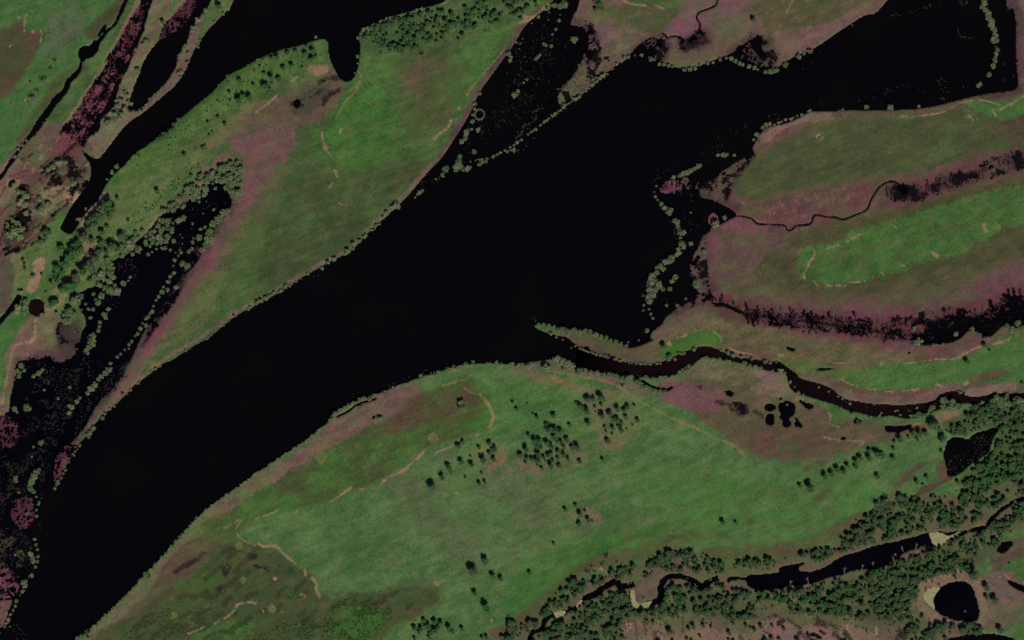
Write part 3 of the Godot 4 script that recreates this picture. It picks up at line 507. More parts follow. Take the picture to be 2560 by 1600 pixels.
# ------------------------------------------------------------------ marsh and open water
func paint_water() -> void:
	for b in BODIES:
		var am: float = b.get("amp", 0.3)
		if b.has("line"): creek(b.pts, b.line, 3.0, am)
		else: water(b.pts, MUD, MUD2, 2.4 if am < 0.5 else 4.5, am)
	# shallows with pink water plants, half drowned
	for e in [[0.0, 0.0]]:
		# drowned shelf north-west of the lake hedge
		marsh([1476, 108, 1494, 150, 1530, 172, 1450, 235, 1400, 266, 1330, 318, 1290, 366, 1262, 372, 1290, 320, 1340, 260, 1400, 205, 1450, 140], [44, 34, 36], [66, 52, 50], 0.56, 0.34, 14, 1.0)
		marsh([1480, 120, 1571, 142, 1520, 180, 1448, 240, 1408, 262, 1395, 240, 1440, 180], [104, 84, 76], [88, 82, 62], 0.36, 0.42, 10, 1.0)
	marsh([1828, 136, 1850, 118, 1888, 92, 1915, 100, 1935, 150, 1915, 178, 1880, 165], [58, 48, 46], [88, 72, 64], 0.5, 0.3, 14, 1.0)
	marsh([1580, 140, 1605, 105, 1632, 92, 1660, 100, 1660, 140, 1640, 158, 1620, 150], [60, 46, 48], [92, 74, 70], 0.5, 0.3, 12, 1.0)
	marsh([1700, 100, 1730, 90, 1745, 75, 1765, 90, 1760, 112, 1735, 124, 1705, 126], [40, 28, 32], [78, 60, 56], 0.47, 0.2, 10, 1.0)
	marsh([1455, 60, 1485, 70, 1500, 110, 1492, 150, 1470, 170, 1455, 140, 1470, 110], [56, 38, 46], [92, 62, 70], 0.48, 0.3, 10, 1.0)
	marsh([1790, 440, 1840, 425, 1870, 385, 1890, 360, 1860, 430, 1830, 470, 1810, 505, 1775, 500], [84, 68, 62], [66, 54, 50], 0.42, 0.34, 12, 1.0)
	marsh([1700, 760, 1740, 735, 1772, 742, 1790, 765, 1740, 765, 1690, 790], [96, 70, 70], [72, 52, 54], 0.42, 0.3, 8, 1.0)
	# the old channels in the north-west, full of pink plants
	marsh([352, 8, 323, 50, 304, 87, 280, 127, 265, 159, 246, 190, 235, 210, 300, 200, 316, 165, 330, 120, 350, 85, 360, 50, 378, -20, 360, -40], [104, 58, 68], [54, 32, 42], 0.47, 0.36, 6, 1.1)
	marsh([246, 190, 220, 228, 201, 265, 172, 304, 160, 322, 200, 318, 230, 300, 222, 290, 256, 283, 272, 250, 268, 240, 290, 215, 284, 203, 265, 200], [122, 70, 78], [84, 48, 56], 0.41, 0.30, 5, 1.0)
	marsh([172, 304, 148, 336, 124, 394, 112, 420, 140, 425, 180, 420, 206, 372, 217, 345, 215, 325, 236, 310, 222, 298, 195, 320], [118, 68, 74], [76, 44, 50], 0.42, 0.32, 5, 1.0)
	marsh([124, 394, 150, 385, 206, 372, 209, 389, 180, 420, 140, 425, 100, 450, 75, 470, 70, 450], [98, 71, 69], [70, 58, 50], 0.36, 0.30, 5, 0.9)
	marsh([45, 470, 70, 462, 80, 500, 68, 555, 88, 540, 92, 560, 60, 622, 20, 625, 2, 580, 25, 545, 40, 520], [60, 52, 42], [84, 60, 56], 0.42, 0.30, 5, 0.9)
	marsh([392, 108, 405, 79, 415, 58, 450, 21, 466, 0, 480, -60, 510, -60, 492, 12, 478, 40, 455, 68, 428, 86, 405, 100], [108, 58, 72], [56, 30, 42], 0.45, 0.34, 6, 1.1)
	lay([[120, 462, 140, 452, 165, 441, 190, 433, 212, 424], [178, 480, 190, 466, 205, 470, 218, 458], [60, 520, 70, 540, 66, 570]], 15, MUD, [60, 42, 42], 6, 2.4, 2.2, 1.0, 0.55, 0.4)
	# murky shallows
	marsh([60, 905, 130, 912, 180, 905, 215, 880, 225, 910, 200, 980, 180, 1060, 140, 1110, 110, 1140, 60, 1200, 40, 1120, 60, 1040, 40, 960], [38, 34, 28], [26, 22, 24], 0.54, 0.26, 14, 1.0)
	marsh([330, 880, 318, 925, 286, 968, 240, 1010, 200, 1080, 180, 1100, 190, 1050, 220, 1000, 260, 950, 300, 900], [40, 34, 36], [26, 22, 26], 0.53, 0.26, 10, 1.0)
	marsh([-200, 1140, 0, 1140, 60, 1160, 110, 1140, 120, 1190, 80, 1240, 30, 1240, 20, 1330, 60, 1340, 80, 1400, 50, 1420, -200, 1420], [44, 38, 30], [30, 24, 26], 0.52, 0.26, 12, 1.0)
	marsh([1190, 330, 1240, 250, 1290, 170, 1330, 90, 1370, 60, 1400, 110, 1380, 200, 1330, 270, 1260, 330, 1200, 370], [32, 34, 28], [24, 22, 24], 0.56, 0.26, 14, 1.0)
	marsh([500, 640, 470, 690, 440, 745, 400, 800, 370, 850, 350, 880, 372, 820, 410, 750, 450, 680, 490, 610, 540, 540, 560, 530, 530, 590], [62, 38, 46], [36, 26, 32], 0.50, 0.26, 8, 1.0)
	# western lagoon: pink islands and drowned reeds
	marsh([-300, 1120, 0, 1040, 28, 1044, 46, 1060, 52, 1090, 42, 1118, 20, 1134, 0, 1130, -300, 1300], [104, 58, 72], [72, 38, 50], 0.42, 0.30, 9, 1.3)
	marsh([162, 1115, 180, 1112, 186, 1130, 172, 1155, 160, 1180, 146, 1215, 132, 1205, 134, 1160, 140, 1140], [108, 58, 72], [76, 40, 52], 0.42, 0.30, 8, 1.3)
	marsh([26, 1258, 45, 1242, 75, 1238, 86, 1262, 84, 1308, 72, 1320, 50, 1324, 30, 1306, 24, 1280], [104, 54, 68], [68, 34, 46], 0.43, 0.32, 9, 1.3)
	marsh([-300, 1400, 0, 1418, 30, 1424, 50, 1445, 52, 1475, 38, 1502, 10, 1500, -300, 1560], [112, 68, 78], [80, 46, 56], 0.41, 0.30, 10, 1.3)
	marsh([-300, 1560, 0, 1502, 30, 1504, 20, 1530, 0, 1570, -300, 1640], [91, 68, 64], [109, 80, 77], 0.32, 0.2, 4, 0.6)
	marsh([-300, 1330, 0, 1330, 40, 1340, 66, 1370, 55, 1420, 20, 1418, -300, 1410], [50, 44, 34], [64, 56, 40], 0.53, 0.22, 8, 1.0)
	marsh([142, 806, 190, 825, 205, 860, 172, 902, 130, 912, 90, 905, 110, 895, 150, 870], [88, 66, 66], [60, 44, 50], 0.40, 0.36, 10, 1.0)
	marsh([170, 905, 60, 900, 60, 930, 110, 960, 150, 975, 160, 940], [30, 24, 28], [64, 54, 50], 0.57, 0.24, 10, 1.0)
	marsh([330, 640, 300, 650, 285, 665, 300, 680, 340, 690, 360, 660], [52, 30, 36], [74, 44, 48], 0.56, 0.24, 6, 1.0)
	# drowned meadow inside the eastern hedge
	marsh([1652, 462, 1672, 448, 1700, 450, 1704, 478, 1680, 486, 1650, 482], [102, 67, 77], [84, 50, 60], 0.40, 0.30, 5, 0.9)
	marsh([1700, 445, 1760, 440, 1810, 425, 1850, 400, 1830, 470, 1800, 505, 1750, 480, 1705, 470], [92, 80, 64], [76, 60, 56], 0.40, 0.42, 12, 1.0)
	marsh([1770, 540, 1790, 532, 1800, 560, 1790, 575, 1772, 572], [104, 62, 66], [92, 70, 60], 0.36, 0.2, 4, 0.6)
	marsh([1730, 640, 1752, 610, 1775, 600, 1770, 700, 1760, 735, 1735, 720, 1722, 680], [92, 67, 72], [84, 68, 60], 0.38, 0.32, 8, 0.9)
	# eastern slough with its ragged edge
	marsh([2230, 800, 2300, 800, 2383, 781, 2420, 790, 2475, 768, 2560, 735, 2860, 690, 2860, 740, 2560, 770, 2480, 800, 2400, 815, 2330, 850, 2280, 850], [78, 44, 50], [50, 28, 34], 0.54, 0.34, 6, 1.3)
	marsh([1854, 770, 1900, 778, 1960, 780, 2040, 790, 2100, 800, 2170, 800, 2230, 798, 2300, 800, 2300, 860, 2250, 850, 2200, 846, 2150, 836, 2100, 830, 2040, 822, 1960, 812, 1900, 802, 1850, 790], [83, 53, 57], [48, 28, 34], 0.52, 0.42, 6, 1.5)
	marsh([2224, 470, 2260, 462, 2300, 470, 2322, 490, 2290, 502, 2240, 495], [40, 28, 32], [70, 50, 52], 0.53, 0.34, 6, 1.4)
	marsh([2320, 470, 2356, 440, 2400, 426, 2423, 440, 2400, 462, 2340, 480], [52, 38, 44], [84, 60, 62], 0.46, 0.34, 8, 1.5)
	marsh([2420, 440, 2460, 405, 2540, 380, 2640, 370, 2600, 400, 2534, 425, 2460, 445], [50, 40, 42], [90, 68, 64], 0.47, 0.38, 7, 1.6)
	marsh([1817, 1010, 1840, 1006, 1866, 1010, 1872, 1028, 1855, 1038, 1830, 1030], [83, 51, 57], [48, 28, 34], 0.48, 0.34, 4, 1.2)
	marsh([2510, 0, 2525, 20, 2534, 60, 2534, 150, 2545, 200, 2530, 222, 2480, 228, 2450, 224, 2490, 150, 2500, 60, 2490, -60, 2515, -60], [44, 30, 42], [30, 20, 30], 0.60, 0.26, 10, 1.0)
	# pink-brown foot of the long spit
	marsh([1430, 855, 1470, 866, 1520, 882, 1530, 898, 1490, 890, 1455, 876], [92, 72, 72], [58, 44, 48], 0.44, 0.3, 5, 0.8)

# a comb of short strokes off a line: dx, dy is the way they point
func comb(p: Array, n: int, dx: float, dy: float, l0: float, l1: float, width: float, ca: Array, cb2: Array, w: float, op: float) -> void:
	var pts := smooth(p, false, 8)
	var sh: Array = []
	for k in n:
		var q: Vector2 = pts[rng.randi() % (pts.size() - 1)].lerp(pts[rng.randi() % pts.size()], 0.0)
		q += Vector2(rng.randfn() * 5.0, rng.randfn() * 2.0)
		var l := lerpf(l0, l1, rng.randf() * rng.randf())
		var d := Vector2(dx + rng.randf_range(-0.25, 0.25), dy).normalized() * l
		sh.append([q.x, q.y, q.x + d.x * 0.5 + rng.randf_range(-1.5, 1.5), q.y + d.y * 0.5, q.x + d.x, q.y + d.y])
	lay(sh, width, ca, cb2, 2.4, 1.6, 2.0, op, w, 0.2, 1.0 if w > 0.3 else 0.0)

# loose strokes laid by old floods inside an outline
func streaks(p: Array, n: int, dx: float, dy: float, l0: float, l1: float, width: float, ca: Array, cb2: Array, w: float, op: float) -> void:
	var poly := smooth(p, true, 3)
	var box := Rect2(poly[0], Vector2.ZERO)
	for q in poly: box = box.expand(q)
	var sh: Array = []
	var tries := 0
	while sh.size() < n and tries < n * 20:
		tries += 1
		var q := Vector2(rng.randf_range(box.position.x, box.end.x), rng.randf_range(box.position.y, box.end.y))
		if not Geometry2D.is_point_in_polygon(q, poly): continue
		var d := Vector2(dx, dy).rotated(rng.randf_range(-0.35, 0.35)).normalized() * rng.randf_range(l0, l1)
		var b := Vector2(-d.y, d.x) * rng.randf_range(-0.22, 0.22)
		sh.append([q.x - d.x * 0.5, q.y - d.y * 0.5, q.x + b.x, q.y + b.y, q.x + d.x * 0.5, q.y + d.y * 0.5])
	lay(sh, width, ca, cb2, 3.0, 1.9, 2.0, op, w, 0.25, 1.0 if w > 0.3 else 0.0)

# ------------------------------------------------------------------ paths, sand, spots
func paint_details() -> void:
	# ragged, comb-like growth along the eastern sloughs
	comb([1770, 748, 1810, 764, 1854, 778, 1900, 786, 1960, 790, 2040, 798, 2100, 806, 2150, 808, 2200, 815, 2260, 815, 2320, 800], 110, -0.18, -1.0, 8, 30, 4.5, [52, 30, 36], [34, 22, 26], 0.54, 0.95)
	comb([1860, 792, 1960, 806, 2040, 815, 2150, 826, 2250, 842], 70, 0.1, 1.0, 6, 20, 4.5, [60, 34, 40], [36, 22, 28], 0.53, 0.95)
	comb([2333, 797, 2383, 783, 2438, 786, 2502, 758, 2560, 735, 2700, 710], 46, -0.2, -1.0, 8, 28, 6.0, [66, 36, 42], [40, 22, 28], 0.52, 0.95)
	comb([1780, 752, 1900, 778, 2040, 790, 2200, 804, 2330, 790, 2440, 775, 2560, 725], 120, -0.15, -1.0, 12, 44, 5.0, [96, 54, 62], [84, 50, 54], 0.0, 0.6)
	comb([2225, 490, 2280, 490, 2330, 475, 2400, 455, 2460, 430, 2530, 408, 2640, 390], 90, -0.12, -1.0, 8, 34, 4.5, [48, 34, 40], [36, 26, 30], 0.50, 0.9)
	comb([2225, 495, 2280, 492, 2330, 478, 2400, 458, 2460, 436, 2530, 412, 2640, 395], 50, 0.1, 1.0, 6, 16, 4.0, [62, 42, 46], [44, 32, 36], 0.48, 0.9)
	comb([1930, 540, 1990, 530, 2060, 515, 2130, 500], 40, -0.15, -1.0, 8, 30, 4.0, [124, 88, 80], [106, 80, 70], 0.0, 0.6)
	# flood-laid litter at the left edge
	var leftp := [-60, 470, 40, 405, 90, 350, 150, 335, 205, 375, 222, 430, 190, 490, 150, 545, 100, 610, 40, 640, -60, 640]
	streaks(leftp, 26, 0.72, -0.5, 14, 46, 6.0, [128, 108, 88], [112, 98, 78], 0.0, 0.75)
	streaks(leftp, 34, 0.72, -0.5, 14, 50, 6.0, [92, 54, 58], [74, 46, 48], 0.0, 0.8)
	streaks(leftp, 26, 0.72, -0.5, 12, 40, 6.5, [36, 28, 28], [54, 44, 38], 0.50, 0.9)
	streaks([150, 330, 215, 240, 270, 140, 330, 30, 372, 10, 345, 100, 300, 205, 250, 300, 205, 370], 36, 0.5, -0.85, 14, 50, 6.0, [30, 20, 26], [54, 30, 38], 0.60, 0.95)
	streaks([150, 330, 215, 240, 270, 140, 330, 30, 372, 10, 345, 100, 300, 205, 250, 300, 205, 370], 24, 0.5, -0.85, 10, 34, 5.0, [122, 76, 78], [104, 66, 66], 0.42, 0.8)
	# rough bare ground by the bottom edge
	var roughp := [1560, 1560, 1700, 1560, 1850, 1590, 1920, 1540, 2010, 1550, 2130, 1560, 2230, 1600, 2200, 1680, 1560, 1680]
	streaks(roughp, 30, 0.3, 0.95, 14, 44, 8.0, [78, 60, 50], [60, 50, 42], 0.0, 0.75)
	streaks(roughp, 26, 0.3, 0.95, 12, 40, 9.0, [160, 126, 112], [136, 108, 92], 0.0, 0.75)
	streaks([1920, 1545, 2010, 1550, 2130, 1560, 2130, 1640, 1920, 1640], 14, 0.8, 0.5, 14, 40, 6.0, [40, 34, 30], [56, 46, 38], 0.45, 0.85)
	streaks([2440, 1440, 2560, 1430, 2560, 1570, 2440, 1575], 14, 0.6, 0.8, 10, 34, 5.0, [138, 108, 96], [84, 70, 56], 0.0, 0.7)
	# darker scrub mottling on the lower-left meadow
	var sw := [330, 1560, 470, 1450, 560, 1370, 660, 1380, 770, 1450, 800, 1500, 1000, 1480, 1080, 1470, 1000, 1560, 900, 1640, 300, 1680]
	streaks(sw, 70, 0.8, -0.45, 14, 60, 12.0, [46, 60, 36], [54, 54, 38], 0.0, 0.75)
	streaks(sw, 50, 0.8, -0.45, 10, 40, 8.0, [63, 89, 44], [71, 83, 48], 0.0, 0.55)
	# tracks of grazing and dry swards on the meadows
	streaks([620, 1330, 900, 1250, 1250, 1150, 1600, 1150, 1900, 1200, 2150, 1250, 1900, 1350, 1500, 1380, 1250, 1480, 900, 1450], 70, 0.95, -0.28, 40, 150, 9.0, [90, 104, 68], [87, 101, 66], 0.0, 0.4)
	streaks([620, 1330, 900, 1250, 1250, 1150, 1600, 1150, 1900, 1200, 2150, 1250, 1900, 1350, 1500, 1380, 1250, 1480, 900, 1450], 60, 0.95, -0.28, 30, 120, 9.0, [63, 95, 48], [69, 95, 52], 0.0, 0.4)
	streaks([600, 700, 700, 500, 800, 400, 1000, 150, 1230, 120, 1100, 370, 950, 540, 700, 720], 60, 0.62, -0.78, 20, 90, 11.0, [72, 72, 48], [78, 80, 52], 0.0, 0.4)
	streaks([600, 700, 700, 500, 800, 400, 1000, 150, 1230, 120, 1100, 370, 950, 540, 700, 720], 50, 0.62, -0.78, 20, 80, 11.0, [67, 99, 50], [73, 93, 54], 0.0, 0.4)
	streaks([1850, 470, 2000, 350, 2300, 300, 2560, 260, 2560, 370, 2200, 430, 1950, 480], 60, 0.95, -0.3, 20, 90, 10.0, [72, 66, 48], [61, 83, 48], 0.0, 0.45)
	streaks([1760, 700, 1900, 600, 2150, 550, 2560, 450, 2560, 640, 2300, 720, 2000, 740], 60, 0.95, -0.3, 20, 90, 9.0, [88, 72, 58], [74, 80, 50], 0.0, 0.4)
	var sand: Array = [
		[[1199, 985, 1220, 1010, 1232, 1040, 1228, 1060, 1222, 1072], 10], [[1202, 1084, 1190, 1090], 7], [[1150, 1098, 1140, 1106, 1120, 1120, 1090, 1130], 7],
		[[1062, 1130, 1032, 1155, 1012, 1174, 978, 1190, 955, 1206], 7], [[878, 1220, 850, 1238, 828, 1254], 6], [[905, 1222, 898, 1226], 6],
		[[750, 1272, 740, 1280], 4], [[698, 1276, 660, 1290, 640, 1298], 5], [[645, 1358, 660, 1366, 690, 1366, 710, 1385, 740, 1410], 7], [[752, 1414, 755, 1425], 7], [[762, 1425, 764, 1438], 8],
		[[780, 1445, 792, 1460, 790, 1470, 800, 1494], 8], [[640, 1508, 622, 1506, 595, 1512, 583, 1530, 562, 1546], 8], [[548, 1552, 538, 1560], 7], [[512, 1566, 500, 1572], 5], [[495, 1574, 470, 1585], 7],
		[[805, 330, 808, 360, 818, 378, 822, 384], 6], [[838, 425, 842, 440, 848, 452], 9], [[832, 455, 824, 468], 6], [[848, 505, 853, 512], 8], [[853, 322, 851, 332], 8],
		[[1128, 300, 1118, 322, 1100, 332, 1085, 348], 7], [[1145, 268, 1150, 272], 7],
		[[65, 35, 62, 55, 62, 78], 6], [[80, 78, 84, 80], 7], [[101, 76, 104, 85, 101, 105], 5], [[46, 45, 50, 40], 5], [[24, 118, 28, 112], 5], [[62, 248, 64, 252], 9],
		[[2034, 628, 2036, 642, 2024, 655, 2018, 670, 2010, 684, 2013, 698], 7], [[2034, 700, 2044, 714], 6], [[2068, 713, 2078, 714], 6], [[2088, 713, 2115, 715], 6], [[2128, 706, 2150, 705], 5], [[2160, 705, 2163, 703], 5], [[2180, 692, 2182, 698], 5], [[2203, 680, 2210, 688], 5], [[2224, 683, 2230, 686], 5],
		[[2332, 630, 2340, 640, 2345, 638], 9], [[2462, 560, 2460, 568, 2466, 578], 8], [[2068, 620, 2098, 612], 6], [[2112, 606, 2140, 592, 2152, 584], 5], [[2235, 565, 2240, 568], 7], [[2256, 664, 2262, 668], 4],
		[[1948, 888, 1960, 887], 5], [[1978, 893, 1990, 894], 4], [[2082, 909, 2095, 907, 2115, 908], 4], [[2205, 906, 2200, 915], 7], [[2166, 920, 2170, 922], 8], [[2158, 935, 2160, 938], 5],
		[[2264, 909, 2300, 904, 2340, 898, 2385, 898], 5], [[2388, 898, 2420, 880, 2450, 866], 6], [[2480, 862, 2520, 850, 2525, 842], 8], [[2110, 945, 2104, 950, 2125, 960, 2150, 967], 6], [[2165, 972, 2190, 975], 5], [[2210, 978, 2235, 980], 5], [[2255, 978, 2300, 973], 5], [[2340, 958, 2355, 966], 8], [[2410, 962, 2420, 956], 9], [[2072, 1030, 2078, 1045, 2076, 1060, 2098, 1068], 5],
		[[1708, 838, 1716, 836], 9], [[1672, 858, 1676, 862], 9], [[1690, 845, 1712, 842], 4], [[1735, 826, 1760, 824], 5], [[1785, 830, 1800, 842, 1805, 855], 4], [[1826, 872, 1846, 880, 1880, 885], 5],
		[[1555, 0, 1580, 10, 1612, 14, 1622, 20], 6], [[1634, 13, 1650, 18, 1660, 22], 5],
		[[1228, 1544, 1230, 1554], 8], [[1086, 1453, 1098, 1464], 8], [[940, 1473, 946, 1480], 6], [[858, 1478, 862, 1480], 6], [[686, 1444, 688, 1448], 10], [[750, 1486, 762, 1488], 7], [[655, 1526, 660, 1530], 6], [[704, 1528, 708, 1530], 6],
		[[2280, 1063, 2300, 1058], 8], [[2350, 1065, 2354, 1075], 7], [[2148, 1112, 2158, 1108], 5], [[1110, 1232, 1114, 1240], 8], [[1140, 1232, 1143, 1234], 6], [[956, 1198, 960, 1204], 6],
		[[300, 400, 290, 420], 6], [[640, 281, 670, 258, 700, 232], 5], [[730, 202, 742, 192], 5], [[2480, 276, 2490, 290], 6], [[2420, 290, 2434, 300], 6], [[2440, 298, 2446, 298], 6], [[2470, 288, 2474, 290], 8], [[2500, 274, 2520, 262, 2560, 240], 6], [[2310, 288, 2360, 280, 2400, 258, 2450, 250, 2500, 262], 4],
		[[2040, 342, 2048, 336], 5], [[2050, 350, 2058, 342], 5], [[1395, 1046, 1396, 1050], 8], [[1500, 1420, 1530, 1435], 9],
		[[1100, 10, 1116, 5], 4], [[1338, 8, 1345, 5], 8], [[1310, 40, 1335, 45, 1370, 12], 14], [[1298, 58, 1320, 50], 8]]
	for s in sand:
		var wdt: float = s[1]
		line(s[0], wdt * 0.82, [148, 118, 94], [124, 106, 80], 2.2, 1.2, 0.85)
	var tan: Array = [
		[[840, 300, 858, 262, 880, 237, 897, 219], 5], [[1268, 95, 1258, 125, 1225, 165, 1190, 205, 1165, 240], 4], [[1130, 925, 1175, 935, 1170, 945], 5], [[1104, 965, 1150, 952, 1175, 945], 5], [[1160, 972, 1190, 985], 5],
		[[605, 1300, 590, 1320, 600, 1345, 640, 1365], 5], [[600, 1300, 580, 1310, 560, 1320], 6], [[1385, 930, 1450, 940, 1520, 955, 1560, 975, 1600, 1005], 6],
		[[1600, 1005, 1640, 1025, 1680, 1045, 1740, 1070, 1790, 1095, 1835, 1115, 1862, 1140], 7], [[2060, 1095, 2160, 1105], 5],
		[[870, 232, 905, 200, 897, 180], 6], [[820, 372, 805, 345], 4], [[2310, 290, 2250, 292], 5], [[2525, 265, 2560, 240], 5]]
	for s in tan:
		var wdt: float = s[1]
		line(s[0], wdt, [124, 112, 78], [104, 102, 66], 2.5, 1.0, 0.8)
	# round pale spots where bushes once stood
	for s in [[681, 1522, 11], [608, 1451, 9], [433, 1539, 11], [598, 1364, 11], [928, 1069, 2], [1083, 1097, 15], [803, 1144, 16], [2492, 567, 11]]:
		if s[2] > 0:
			var r: float = s[2]
			area([s[0] - r, s[1], s[0], s[1] - r, s[0] + r, s[1], s[0], s[1] + r], [104, 108, 66], [92, 104, 58], 3, 0.5, 0.85)
	# straight scars of the drained beds
	for s in [[[1950, 505, 1956, 520, 1960, 532], 4], [[1965, 515, 1966, 525], 3], [[1990, 500, 2000, 515], 5], [[2005, 475, 2010, 490], 4], [[2015, 495, 2020, 510], 4], [[2035, 480, 2045, 500], 4], [[2060, 480, 2075, 505], 4], [[2090, 470, 2095, 490], 4], [[2105, 460, 2112, 475], 5], [[2008, 540, 2015, 545], 7], [[1960, 570, 1985, 577, 2020, 568], 6], [[2165, 535, 2172, 540], 10]]:
		var wdt: float = s[1]
		line(s[0], wdt, [116, 89, 82], [99, 80, 72], 2.0, 1.3, 0.7)
	# low streaks of darker sedge across the meadows
	for s in [[[1560, 1345, 1640, 1340, 1700, 1340, 1750, 1335], 3], [[640, 1290, 700, 1240, 760, 1200], 3], [[2010, 1175, 2040, 1155, 2060, 1160], 9], [[2035, 1248, 2075, 1225], 12], [[1145, 1440, 1162, 1425], 4], [[950, 1580, 1000, 1545, 1050, 1525], 4], [[1800, 1335, 1820, 1340], 12], [[1870, 1305, 1880, 1300], 9]]:
		var wdt: float = s[1]
		line(s[0], wdt + 2.0, [84, 68, 52], [74, 76, 50], 7.0, 1.6, 0.75)
	# black wet trickles
	for s in [[[733, 262, 745, 250, 750, 260], 12], [[775, 245, 800, 225], 6], [[752, 248, 790, 238], 4], [[800, 205, 845, 192], 8], [[826, 235, 850, 225], 8], [[805, 260, 815, 245], 5], [[470, 1410, 500, 1390, 510, 1380], 7], [[440, 1430, 470, 1410], 6], [[560, 1430, 572, 1410], 14], [[548, 1468, 560, 1482], 8], [[640, 1418, 668, 1422], 9], [[625, 1390, 640, 1390], 10], [[695, 1412, 702, 1412], 4], [[1790, 1002, 1815, 1010], 3], [[1880, 1025, 1910, 1040], 3], [[1745, 968, 1756, 966], 8], [[2000, 1565, 1998, 1580, 1992, 1600], 9], [[2045, 1555, 2080, 1565, 2100, 1570], 14], [[1920, 1545, 1945, 1538], 8], [[1945, 1555, 1970, 1548, 1985, 1560], 6], [[2110, 1575, 2125, 1600], 7], [[1870, 1540, 1900, 1538, 1915, 1548], 6], [[2150, 1532, 2170, 1535], 9], [[2415, 1405, 2430, 1400], 12], [[2240, 1600, 2262, 1575, 2258, 1600], 10]]:
		var wdt: float = s[1]
		lay([s[0]], wdt + 3.0, [34, 28, 28], [56, 48, 40], 6.0, 2.6, 2.2, 0.85, 0.5, 0.3, 0.5)

# ------------------------------------------------------------------ terrain
func build_ground() -> void:
	# colour map
	var bytes := PackedByteArray()
	bytes.resize(TW * TH * 3)
	var k := 0
	for i in TW * TH:
		var f := 1.0 + (nf[i] - 128) * 0.0005 + (na[i] - 128) * 0.0004 + (ns[i] - 128) * 0.0004 + ((hash(i) & 255) - 128) * 0.0005
		# the drowned bed is black ooze
		var o := clampf((wet[i] - 0.47) * 12.0, 0.0, 1.0)
		bytes[k] = clampi(int(lerpf(cr[i] * f * (1.0 + (nc[i] - 128) * 0.0006), 20.0, o)), 0, 255)
		bytes[k + 1] = clampi(int(lerpf(cg[i] * f * (1.0 + (nb[i] - 128) * 0.0004), 15.0, o)), 0, 255)
		bytes[k + 2] = clampi(int(lerpf(cb[i] * f * (1.0 + (nc[i] - 128) * 0.0001), 18.0, o)), 0, 255)
		k += 3
	var im := Image.create_from_data(TW, TH, false, Image.FORMAT_RGB8, bytes)
	var mat := StandardMaterial3D.new()
	mat.albedo_texture = ImageTexture.create_from_image(im)
	mat.roughness = 1.0
	mat.metallic_specular = 0.1
	# heights: dry land about 1.5 m above the water, beds as far below it
	hgt.resize(GW * GH)
	var verts := PackedVector3Array()
	var uvs := PackedVector2Array()
	verts.resize(GW * GH)
	uvs.resize(GW * GH)
	for j in GH:
		var ta := clampi(2 * j - 1, 0, TH - 1) * TW
		var tb := clampi(2 * j, 0, TH - 1) * TW
		for i in GW:
			var xa := clampi(2 * i - 1, 0, TW - 1)
			var xb := clampi(2 * i, 0, TW - 1)
			var w := (wet[ta + xa] + wet[ta + xb] + wet[tb + xa] + wet[tb + xb]) * 0.25
			var h := clampf(1.5 - 3.0 * w, -1.5, 1.6)
			if h > 0.0:
				var q := tb + xb
				h += ((nf[q] - 128) * 0.0006 + (na[q] - 128) * 0.003) * minf(h, 1.0)
			var id := j * GW + i
			hgt[id] = h
			verts[id] = Vector3(OX + i * GS - 1280.0, h, OY + j * GS - 800.0)
			uvs[id] = Vector2(float(i) / (GW - 1), float(j) / (GH - 1))
	var nor := PackedVector3Array()
	nor.resize(GW * GH)
	for j in GH:
		for i in GW:
			var dx := hgt[j * GW + mini(i + 1, GW - 1)] - hgt[j * GW + maxi(i - 1, 0)]
			var dz := hgt[mini(j + 1, GH - 1) * GW + i] - hgt[maxi(j - 1, 0) * GW + i]
			nor[j * GW + i] = Vector3(-dx, 2.0 * GS, -dz).normalized()
	var idx := PackedInt32Array()
	idx.resize((GW - 1) * (GH - 1) * 6)
	k = 0
	for j in GH - 1:
		for i in GW - 1:
			var a := j * GW + i
			idx[k] = a; idx[k + 1] = a + 1; idx[k + 2] = a + GW
			idx[k + 3] = a + 1; idx[k + 4] = a + GW + 1; idx[k + 5] = a + GW
			k += 6
	var arr := []
	arr.resize(Mesh.ARRAY_MAX)
	arr[Mesh.ARRAY_VERTEX] = verts
	arr[Mesh.ARRAY_NORMAL] = nor
	arr[Mesh.ARRAY_TEX_UV] = uvs
	arr[Mesh.ARRAY_INDEX] = idx
	var me := ArrayMesh.new()
	me.add_surface_from_arrays(Mesh.PRIMITIVE_TRIANGLES, arr)
	me.surface_set_material(0, mat)
	var o := MeshInstance3D.new()
	o.name = "ground"
	o.mesh = me
	add_child(o)
	tag(o, "green, brown and pink floodplain ground between the waters", "ground", "", "structure")
	# the country around it
	var pm := PlaneMesh.new()
	pm.size = Vector2(16000, 16000)
	var m2 := StandardMaterial3D.new()
	var ot := NoiseTexture2D.new()
	ot.width = 1024; ot.height = 1024; ot.seamless = true
	var on := FastNoiseLite.new()
	on.seed = 91; on.frequency = 0.006; on.fractal_octaves = 6; on.fractal_gain = 0.55
	ot.noise = on
	var og := Gradient.new()
	og.offsets = PackedFloat32Array([0.0, 0.32, 0.45, 0.58, 0.75, 1.0])
	og.colors = PackedColorArray([Color8(92, 68, 66), Color8(94, 78, 62), Color8(70, 80, 48), Color8(62, 94, 48), Color8(76, 98, 58), Color8(66, 102, 50)])
	ot.color_ramp = og
	m2.albedo_texture = ot
	m2.uv1_scale = Vector3(5, 5, 5)
	m2.roughness = 1.0
	m2.metallic_specular = 0.1
	pm.material = m2
	var p := MeshInstance3D.new()
	p.name = "terrain"
	p.mesh = pm
	p.position.y = -3.0
	add_child(p)
	tag(p, "green lowland around the floodplain beyond the frame", "terrain", "", "structure")

